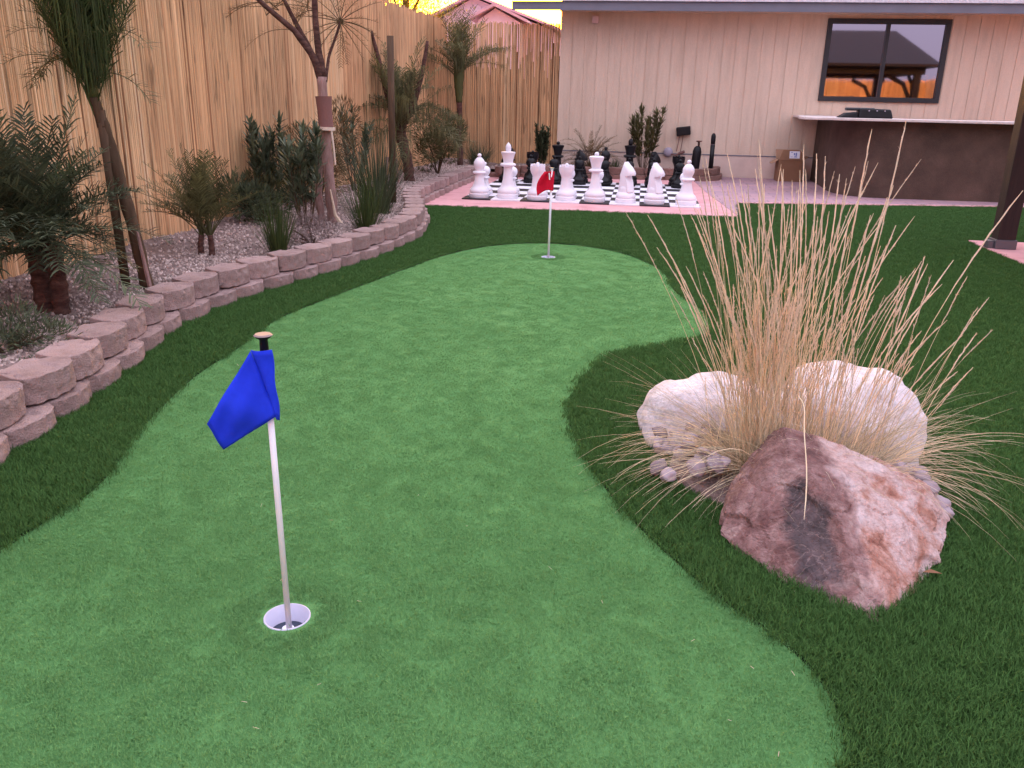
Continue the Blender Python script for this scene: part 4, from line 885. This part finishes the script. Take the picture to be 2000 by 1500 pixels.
# tall staked palm, near left
b0 = g(290, 563, .12); pA = [b0-np.array([0, 0, .04]), wy(262, 450, 4.25), wy(215, 280, 4.25), wy(180, 185, 4.2)]
r_ = palm('staked_palm', b0, pA, .035, .028, 'tall thin palm leaning left with dense dark green fronds rising out of frame', nf=46, L=.85, ll=.2, nl=30, leaf='leaf_g', spread=(66, 89), droop=(.05, .7), shaft=.1, wd=.007, hang=1.6, group=G1, trunk_m='stake')
mb = MB(); T = [wy(*p)-b0 for p in [(182,190,4.2),(165,100,4.2),(140,0,4.2)]]; trunk(mb, T, .03, .04, rough=.03); mb.build('green_shaft', M['shaft'], r_, smooth=True)
cr = MB()
for i in range(12):
    a = random.choice([random.uniform(2.2, 4.2), random.uniform(-.8, .8)]); el = R_(random.uniform(35, 72)); frond(cr, wy(178, 175, 4.2)-b0+np.array([0, 0, .15*random.random()]), (math.cos(a)*math.cos(el), .5*math.sin(a)*math.cos(el), math.sin(el)), random.uniform(.3, .5), random.uniform(1.5, 2.6), .13, 18, .006, random.random())
cr.build('hanging_fronds', M['leaf_o'], r_)
mb = MB(); mb.tube([wy(262, 450, 4.23)-b0+np.array([.03, -.02, 0]), b0*0+np.array([.03, -.03, 0])], [.008, .014], 6); mb.build('split_bark', M['bark_pink'], r_)
def stake(pb, pt, r, label):
    root = empty('plant_stake', pb); mb = MB(); mb.tube([np.array([0, 0, -.05]), np.array(pt)-pb], r, 10); o = mb.build('stake_pole', M['stake'], root, smooth=True); tag(root, label, 'stake', 'wooden stakes beside the palms'); return root
sb = g(247, 558, .13); stake(sb, wy(196, 215, 4.22), .024, 'dark round stake beside the tall thin palm nearest the camera')
# twin stemmed feathery palm
b0 = g(403, 500, .13); root = empty('feathery_palm', b0); tag(root, 'feathery palm with two short dark stems between the stake and the oleander', 'palm', G1)
mb = MB(); trunk(mb, [(-.03, 0, -.03), (-.035, 0, .07), (-.02, 0, .14)], .022, .018); trunk(mb, [(.04, 0, -.03), (.045, 0, .07), (.04, 0, .14)], .022, .018); mb.build('trunk', M['trunk'], root, smooth=True)
cr = MB()
for i in range(44):
    a = random.random()*6.283; el = R_(random.uniform(48, 86)); frond(cr, (random.choice((-.02, .04)), 0, .12), (math.cos(a)*math.cos(el)-.12, .6*math.sin(a)*math.cos(el), math.sin(el)), random.uniform(.38, .6), random.uniform(.5, 1.3), .11, 28, .006, random.random(), start=.3)
cr.build('crown', M['leaf_o'], root)
# oleanders and shrubs
def oleander(p, H, R, label, nst=9, leaf='leaf_ol', ll=.09, dens=26, name='oleander', cat='shrub', wd=.013, lo=.3):
    root = empty(name, p); tag(root, label, cat, 'shrubs along the fence'); sm = MB(); lf = MB()
    for i in range(nst):
        a = i*2.4; rr = R*random.uniform(.2, 1); top = np.array([rr*math.cos(a), rr*math.sin(a)*.7, H*random.uniform(.7, 1.03)]); b = np.array([.03*math.cos(a), .03*math.sin(a), -.03]); mid = (b+top)/2+np.array([rr*.3*math.cos(a), 0, 0])
        pts = [(1-t)**2*b+2*t*(1-t)*mid+t*t*top for t in np.linspace(0, 1, 8)]; sm.tube(pts, [.006*(1-.6*k/7) for k in range(8)], 5)
        for k in range(dens):
            t = lo+(1-lo)*random.random()**.7; q = (1-t)**2*b+2*t*(1-t)*mid+t*t*top; an = random.random()*6.283; el = R_(random.uniform(15, 75)); v = np.array([math.cos(an)*math.cos(el), math.sin(an)*math.cos(el), math.sin(el)]); l = ll*random.uniform(.6, 1.2)
            sd = np.cross(v, [0, 0, 1.]); sd = sd/(np.linalg.norm(sd)+1e-6)*wd/2
            lf.add([q, q+v*l*.35+sd, q+v*l*.35-sd, q+v*l*.75+sd*.8, q+v*l*.75-sd*.8, q+v*l], [(0, 1, 2), (1, 3, 4, 2), (3, 5, 4)], random.random())
    sm.build('branches', M['stake'], root); lf.build('foliage', M[leaf], root); return root
oleander(g(455, 455, .14)+np.array([-.1, .9, 0]), .86, .17, 'upright oleander left of the round dark shrub, taller stem at its left', 9, dens=110, wd=.02, ll=.1)
oleander(g(575, 455, .14)+np.array([0, .25, 0]), .80, .2, 'open oleander with long leaves left of the wrapped tree trunk', 11, dens=70, wd=.02, ll=.12)
def cloud(name, p, rx, ry, rz, n, label, leaf, cat='shrub', ll=.05, wd=.01, cz=None, group='shrubs along the fence', stems=6):
    root = empty(name, p); tag(root, label, cat, group); lf = MB(); sm = MB(); cz = rz if cz is None else cz
    cl = [(random.gauss(0, .45)*rx, random.gauss(0, .45)*ry, cz+random.gauss(0, .4)*rz, random.uniform(.3, .6)) for _ in range(14)]
    for i in range(n):
        c = random.choice(cl); v = np.array([random.gauss(0, 1) for _ in range(3)]); v /= np.linalg.norm(v); q = np.array([c[0]+v[0]*rx*c[3]*random.uniform(.6, 1), c[1]+v[1]*ry*c[3], max(.01, c[2]+v[2]*rz*c[3])])
        v = v+np.array([0, 0, .5]); v = v/np.linalg.norm(v); l = ll*random.uniform(.6, 1.3); sd = np.cross(v, [random.gauss(0, 1), random.gauss(0, 1), 1.]); sd = sd/(np.linalg.norm(sd)+1e-6)*wd/2
        lf.add([q, q+v*l*.5+sd, q+v*l*.5-sd, q+v*l], [(0, 1, 3, 2)], random.random())
    for i in range(stems):
        c = cl[i]; sm.tube([(0, 0, -.04), (c[0]*.4, c[1]*.4, c[2]*.5), c[:3]], [.012, .008, .004], 5)
    sm.build('branches', M['stake'], root); lf.build('foliage', M[leaf], root); return root
cloud('dark_shrub', g(515, 440, .14), .26, .2, .2, 2600, 'rounded very dark green shrub low against the fence between the oleanders', 'leaf_d', ll=.06, wd=.012)
cloud('dark_shrub', g(455, 440, .14)+np.array([0, .5, 0]), .3, .2, .2, 2200, 'loose olive shrub behind the feathery palm at the fence', 'leaf_o', ll=.07, wd=.008)
cloud('twiggy_bush', g(612, 478, .13), .2, .14, .11, 2400, 'low grey brown twiggy bush left of the wrapped tree base', 'twig', ll=.03, wd=.004)
cloud('twiggy_bush', g(20, 690, .12), .18, .2, .08, 1600, 'low dark bush by the block wall at the left edge', 'leaf_d', ll=.04, wd=.006)
spiky('grass_clump', g(545, 497, .12), 190, .42, 'upright green grass clump at the wall in front of the oleander', 'leaf_g', 'grass clump', (58, 89), (.05, .6), .006, .06, 'green grass clumps')
spiky('grass_clump', g(715, 452, .12), 210, .5, 'green grass clump at the wall right of the wrapped tree base', 'leaf_g', 'grass clump', (55, 89), (.05, .6), .006, .07, 'green grass clumps')
spiky('grass_clump', g(738, 415, .14), 320, .8, 'taller dark grass clump behind, next to the square stake', 'leaf_d', 'grass clump', (58, 88), (.1, .7), .008, .12, 'green grass clumps')
spiky('grass_clump', g(940, 322, .15)+np.array([-.1, .3, 0]), 220, .42, 'dark grass clump in the back corner behind the white bishop', 'leaf_d', 'grass clump', (50, 88), (.1, .7), .008, .16, 'green grass clumps')
# wrapped tree (palm stripped to three limbs)
YB = g(650, 437, .12)[1]; b0 = g(650, 437, .12); root = empty('wrapped_tree', b0); tag(root, 'palm with split trunk, brown wrap, pale tie and arching limbs above', 'palm', G1)
W_ = lambda x, y, dy=0.: wy(x, y, YB+dy)-b0
mb = MB(); trunk(mb, [b0*0-np.array([0, 0, .04]), W_(648,400), W_(640,320), W_(636,250), W_(632,200), W_(628,150)], .05, .04); trunk(mb, [b0*0+np.array([-.09, 0, -.04]), W_(622,380,.05), W_(625,300,.05), W_(640,230,.05)], .035, .025); mb.build('trunk', M['bark_pink'], root, smooth=True)
mb = MB(); trunk(mb, [W_(628,158), W_(612,110,-.05), W_(575,60,-.1), W_(510,5,-.2), W_(480,-30,-.25)], .034, .014, rough=.05); trunk(mb, [W_(626,150), W_(605,95,.05), W_(575,40,.05), W_(545,-20,.1)], .028, .014, rough=.05); trunk(mb, [W_(632,150), W_(622,100), W_(616,40), W_(613,-40)], .032, .022, rough=.05)
trunk(mb, [W_(636,160), W_(642,110,.1), W_(660,60,.15), W_(664,42,.15)], .014, .008, rough=.05); mb.build('limb', M['trunk'], root, smooth=True)
mb = MB(); mb.tube([W_(637,248,-.02), W_(634,215,-.02), W_(632,188,-.02)], [.062, .06, .068], 12, cap=False); mb.build('trunk_wrap', M['wrap'], root, smooth=True)
mb = MB(); mb.tube([W_(638,254,-.03), W_(638,248,-.03)], [.07, .07], 14); mb.tube([W_(647,252,-.06), W_(652,290,-.06), W_(655,322,-.06)], .008, 5); mb.build('tie', M['tie'], root)
mb = MB(); mb.tube([W_(645,370,-.05), W_(655,420,-.07), W_(668,440,-.08)], [.006, .014, .02], 6); mb.build('bark_strip', M['seed'], root)
cr = MB(); c0 = W_(664, 42, .15)
for i in range(20):
    a = i*.33; frond(cr, c0, (math.cos(a), random.uniform(-.3, .3), math.sin(a)*.9+.05), random.uniform(.28, .42), random.uniform(.2, .9), .07, 14, .005, random.random(), rw=.004)
for (x, y, dx) in [(575,60,-.5),(545,20,-.5),(510,5,-.6),(520,30,.5),(600,20,.5),(480,-30,-.5),(615,20,-.6),(613,-30,.6)]:
    q = W_(x, y)
    for k in range(3): frond(cr, q, (dx+random.gauss(0, .5), random.gauss(0, .3), random.uniform(-.1, .8)), random.uniform(.3, .5), random.uniform(.3, 1.2), .09, 16, .005, random.random(), rw=.003)
cr.build('crown', M['leaf_b'], root)
cloud('olive_shrub', np.array([-3.1, 8.0, .15]), .4, .25, .42, 7000, 'hazy olive brown shrub between the wrapped tree and the square stake', 'leaf_b', ll=.06, wd=.007, cz=.45)
oleander(np.array([-3.15, 9.3, .15]), .85, .25, 'sparse oleander behind the tall dark grass clump', 8, dens=60, wd=.02, ll=.11)
# staked palm, third
b0 = g(800, 352, .15); Yc = b0[1]; q = lambda x, y, dy=0.: wy(x, y, Yc+dy)
sb = np.array(g(768, 395, .14)); stake(sb, wy(762, 70, sb[1]), .034, 'straight tall stake standing left of the third palm')
r_ = palm('fan_palm', b0, [b0-np.array([0, 0, .04]), q(797,320), q(782,260), q(785,215)], .07, .07, 'palm beside the straight tall stake with upright fronds against the fence', nf=44, L=.9, ll=.24, nl=26, leaf='leaf_o', spread=(20, 88), droop=(.4, 1.8), shaft=.35, wd=.011, hang=1.3, group=G1)
mb = MB(); trunk(mb, [q(790,240)-b0, q(812,190)-b0, q(825,140)-b0, q(835,80)-b0], .05, .018, rough=.05); trunk(mb, [q(775,240)-b0, q(755,180)-b0, q(738,110)-b0, q(725,60)-b0], .05, .018, rough=.05); mb.build('frond_stalk', M['trunk'], r_, smooth=True)
mb = MB(); mb.tube([(-.25, -.3, -.03), (-.22, -.25, .3)], .02, 6); mb.tube([(-.1, -.2, -.03), (-.12, -.2, .28)], .02, 6); mb.build('stem_stub', M['bark_pink'], r_)
cloud('round_bush', g(855, 338, .15), .36, .3, .45, 7000, 'tall rounded olive bush between the third palm and the corner palm', 'leaf_o', ll=.06, wd=.01, cz=.42)
# corner palm
b0 = g(899, 322, .15); Yd = b0[1]
r_ = palm('corner_palm', b0, [b0-np.array([0, 0, .04]), wy(898,260,Yd), wy(897,198,Yd)], .05, .045, 'slim palm with dark trunk in the back corner of the fences', nf=34, L=.95, ll=.24, nl=26, leaf='leaf_o', spread=(38, 88), droop=(.2, 1.2), crown_at=wy(897,130,Yd), shaft=.3, wd=.01, hang=.9, group=G1)
mb = MB(); trunk(mb, [wy(897,200,Yd)-b0, wy(896,165,Yd)-b0, wy(897,110,Yd)-b0], .05, .1, rough=.05); mb.build('green_shaft', M['shaft'], r_, smooth=True)
# planter plants behind the board
oleander(np.array([wy(1057,330,14.3)[0], 14.3, .13]), .68, .15, 'narrow dark shrub in the planter at the fence and house joint', 9, 'leaf_d', .09, 130, wd=.022, lo=.1)
b0 = np.array([wy(1150,330,14.3)[0], 14.3, .13]); root = empty('arching_palm', b0); tag(root, 'small arching brownish palm in the planter behind the black knight', 'palm', G1); cr = MB()
for i in range(60):
    a = random.random()*6.283; el = R_(random.uniform(25, 85)); frond(cr, (0, 0, 0), (math.cos(a)*math.cos(el), .6*math.sin(a)*math.cos(el), math.sin(el)), random.uniform(.45, .8), random.uniform(1.2, 2.8), .09, 26, .006, random.random(), start=.35)
cr.build('crown', M['leaf_b'], root)
spiky('grass_clump', np.array([wy(1201,330,14.4)[0], 14.4, .13]), 70, .22, 'small green tuft in the planter right of the arching palm', 'leaf_g', 'grass clump', (50, 88), (.1, .6), .008, .05, 'green grass clumps')
oleander(np.array([wy(1255,335,14.4)[0], 14.4, .13]), .93, .34, 'leafy shrub in the planter behind the black king', 13, 'leaf_o', .12, 90, lo=.25, wd=.024)

# ------------------------------------------------------------------ pavilion on the right
def pavilion():
    root = empty('pavilion', (3.2, 7.95, .02)); tag(root, 'dark stained wooden pavilion whose corner post stands at the right edge', 'pavilion'); root.location = (0, 0, 0)
    px, py, s = 3.19, 7.93, .075; posts = [(3.19, 7.93), (3.19, 4.3), (6.25, 7.93), (6.25, 4.3)]
    for k, (x, y) in enumerate(posts):
        mb = MB(); mb.box((x-s, y-s, .06), (x+s, y+s, 1.93)); pp = mb.build('post', M['post'], root, bevel=.006)
        mb = MB(); mb.box((x-s-.012, y-s-.012, .021), (x+s+.012, y+s+.012, .10)); mb.build('post_base', M['steel'], pp, bevel=.004)
        mb = MB(); mb.box((x-s-.06, y-s+.02, .021), (x-s-.013, y+s-.02, .085)); mb.build('base_bracket', M['steel'], pp, bevel=.004)
        for (dx, dy) in ((1 if x < 5 else -1, 0), (0, -1 if y > 5 else 1)):
            a = np.array([x+dx*.08, y+dy*.08, 1.35]); b = np.array([x+dx*.65, y+dy*.65, 1.9]); mid = (a+b)/2+np.array([-dx*.08, -dy*.08, .1]); mb = MB(); mb.tube([a, (a+mid)/2, mid, (mid+b)/2, b], .05, 4); mb.build('brace', M['post'], root)
    mb = MB()
    for y in (7.93, 4.3): mb.box((3.08, y-.07, 1.932), (6.4, y+.07, 2.10))
    for x in (3.19, 6.25): mb.box((x-.07, 4.4, 1.932), (x+.07, 7.85, 2.09))
    mb.build('beam', M['post'], root)
    e = (2.97, 3.95, 6.65, 8.25); z = 2.09; c0 = (3.7, 6.1, 2.95); c1 = (6.1, 6.1, 2.95)
    mb = MB(); A = [(e[0], e[1], z), (e[2], e[1], z), (e[2], e[3], z), (e[0], e[3], z)]; t = .06
    for dz in (0, t): mb.add([(*p[:2], p[2]+dz) for p in A] + [(*c0[:2], c0[2]+dz), (*c1[:2], c1[2]+dz)], [(0, 1, 5, 4), (1, 2, 5), (2, 3, 4, 5), (3, 0, 4)] if dz else [(4, 5, 1, 0), (5, 2, 1), (5, 4, 3, 2), (4, 0, 3)])
    mb.add([(*p[:2], p[2]) for p in A]+[(*p[:2], p[2]+t) for p in A], [(i, (i+1) % 4, 4+(i+1) % 4, 4+i) for i in range(4)]); mb.build('roof', M['post'], root)
pavilion()

# ------------------------------------------------------------------ beyond the fence
def neighbour():
    Y = 34.; P = lambda x, y: wy(x, y, Y); root = empty('neighbour_house', (-6, Y, -.3)); root.location = (0, 0, 0); tag(root, 'pink stucco neighbour house with gabled roofs beyond the back fence', 'house')
    def gable(ax, ay, lx, ly, rx, ry, y0, dep, wn):
        a, l, r = P(ax, ay), P(lx, ly), P(rx, ry); mb = MB(); f = [(l[0], l[2]), (a[0], a[2]), (r[0], r[2])]
        q = [(l[0]+.3, -.3), (r[0]-.3, -.3), (r[0]-.3, r[2]), (a[0], a[2]-.06), (l[0]+.3, l[2])]
        vs = [(x, y0, z) for x, z in q] + [(x, y0+dep, z) for x, z in q]; mb.add(vs, [(4, 3, 2, 1, 0), (5, 6, 7, 8, 9)] + [(i, (i+1) % 5, 5+(i+1) % 5, 5+i) for i in range(5)]); mb.build('wall', M['pink_stucco'], root)
        mb = MB()
        for u, v in ((f[0], f[1]), (f[1], f[2])):
            vs = [(u[0], y0-.3, u[1]), (v[0], y0-.3, v[1]), (v[0], y0+dep, v[1]), (u[0], y0+dep, u[1])]; mb.add(vs+[(x, y, z+.07) for x, y, z in vs], [(0,3,2,1),(4,5,6,7),(0,1,5,4),(1,2,6,5),(2,3,7,6),(3,0,4,7)])
        ro = mb.build('roof', M['tile'], root)
        mb = MB()
        for u, v in ((f[0], f[1]), (f[1], f[2])):
            vs = [(u[0], y0-.36, u[1]-.02), (v[0], y0-.36, v[1]-.02), (v[0], y0-.31, v[1]-.02), (u[0], y0-.31, u[1]-.02)]; mb.add(vs+[(x, y, z+.1) for x, y, z in vs], [(0,3,2,1),(4,5,6,7),(0,1,5,4),(1,2,6,5),(2,3,7,6),(3,0,4,7)])
        mb.build('fascia', M['trim_red'], ro)
        if wn: mb = MB(); c = P(*wn); mb.lathe([(.2, -.03), (.2, .03)], n=20); o = mb.build('attic_vent', M['tile'], root, loc=(c[0], y0-.04, c[2])); o.rotation_euler = (R_(90), 0, 0)
    gable(925, -8, 830, 42, 1095, 60, Y, 9, (931, 20)); gable(978, 19, 930, 45, 1040, 50, Y-1.2, 1.15, None)
neighbour()
c = wy(812, 25, 22); root = empty('backlit_tree', (c[0]-.2, 22, -.3)); tag(root, 'yellow green backlit tree beyond the fence under the bright sky', 'tree'); mb = MB()
trunk(mb, [(0, 0, 0), (.1, 0, 1.6), (-.1, .1, 3.2), (0, 0, 4.4)], .16, .06)
for a in range(6): mb.tube([(0, 0, 2.2+.2*a), (math.cos(a*1.1)*.9, math.sin(a*1.1)*.8, 3.4+.15*a)], [.05, .015], 6)
mb.build('trunk', M['trunk'], root, smooth=True); lf = MB()
for i in range(9000):
    k = i % 16; cx, cy, cz = math.cos(k*2.4)*.75*(k/16+.3), math.sin(k*2.4)*.8, 3.35+(k % 5)*.42; v = np.array([random.gauss(0, .42), random.gauss(0, .42), random.gauss(0, .3)]); q = np.array([cx, cy, cz])+v
    if q[2] < 2.7: continue
    d = np.array([random.gauss(0, 1) for _ in range(3)]); d /= np.linalg.norm(d); s_ = np.cross(d, [0, 0, 1.])*.022; l = random.uniform(.06, .12); lf.add([q, q+d*l*.5+s_, q+d*l, q+d*l*.5-s_], [(0, 1, 2, 3)], random.random())
lf.build('crown', M['leaf_y'], root)
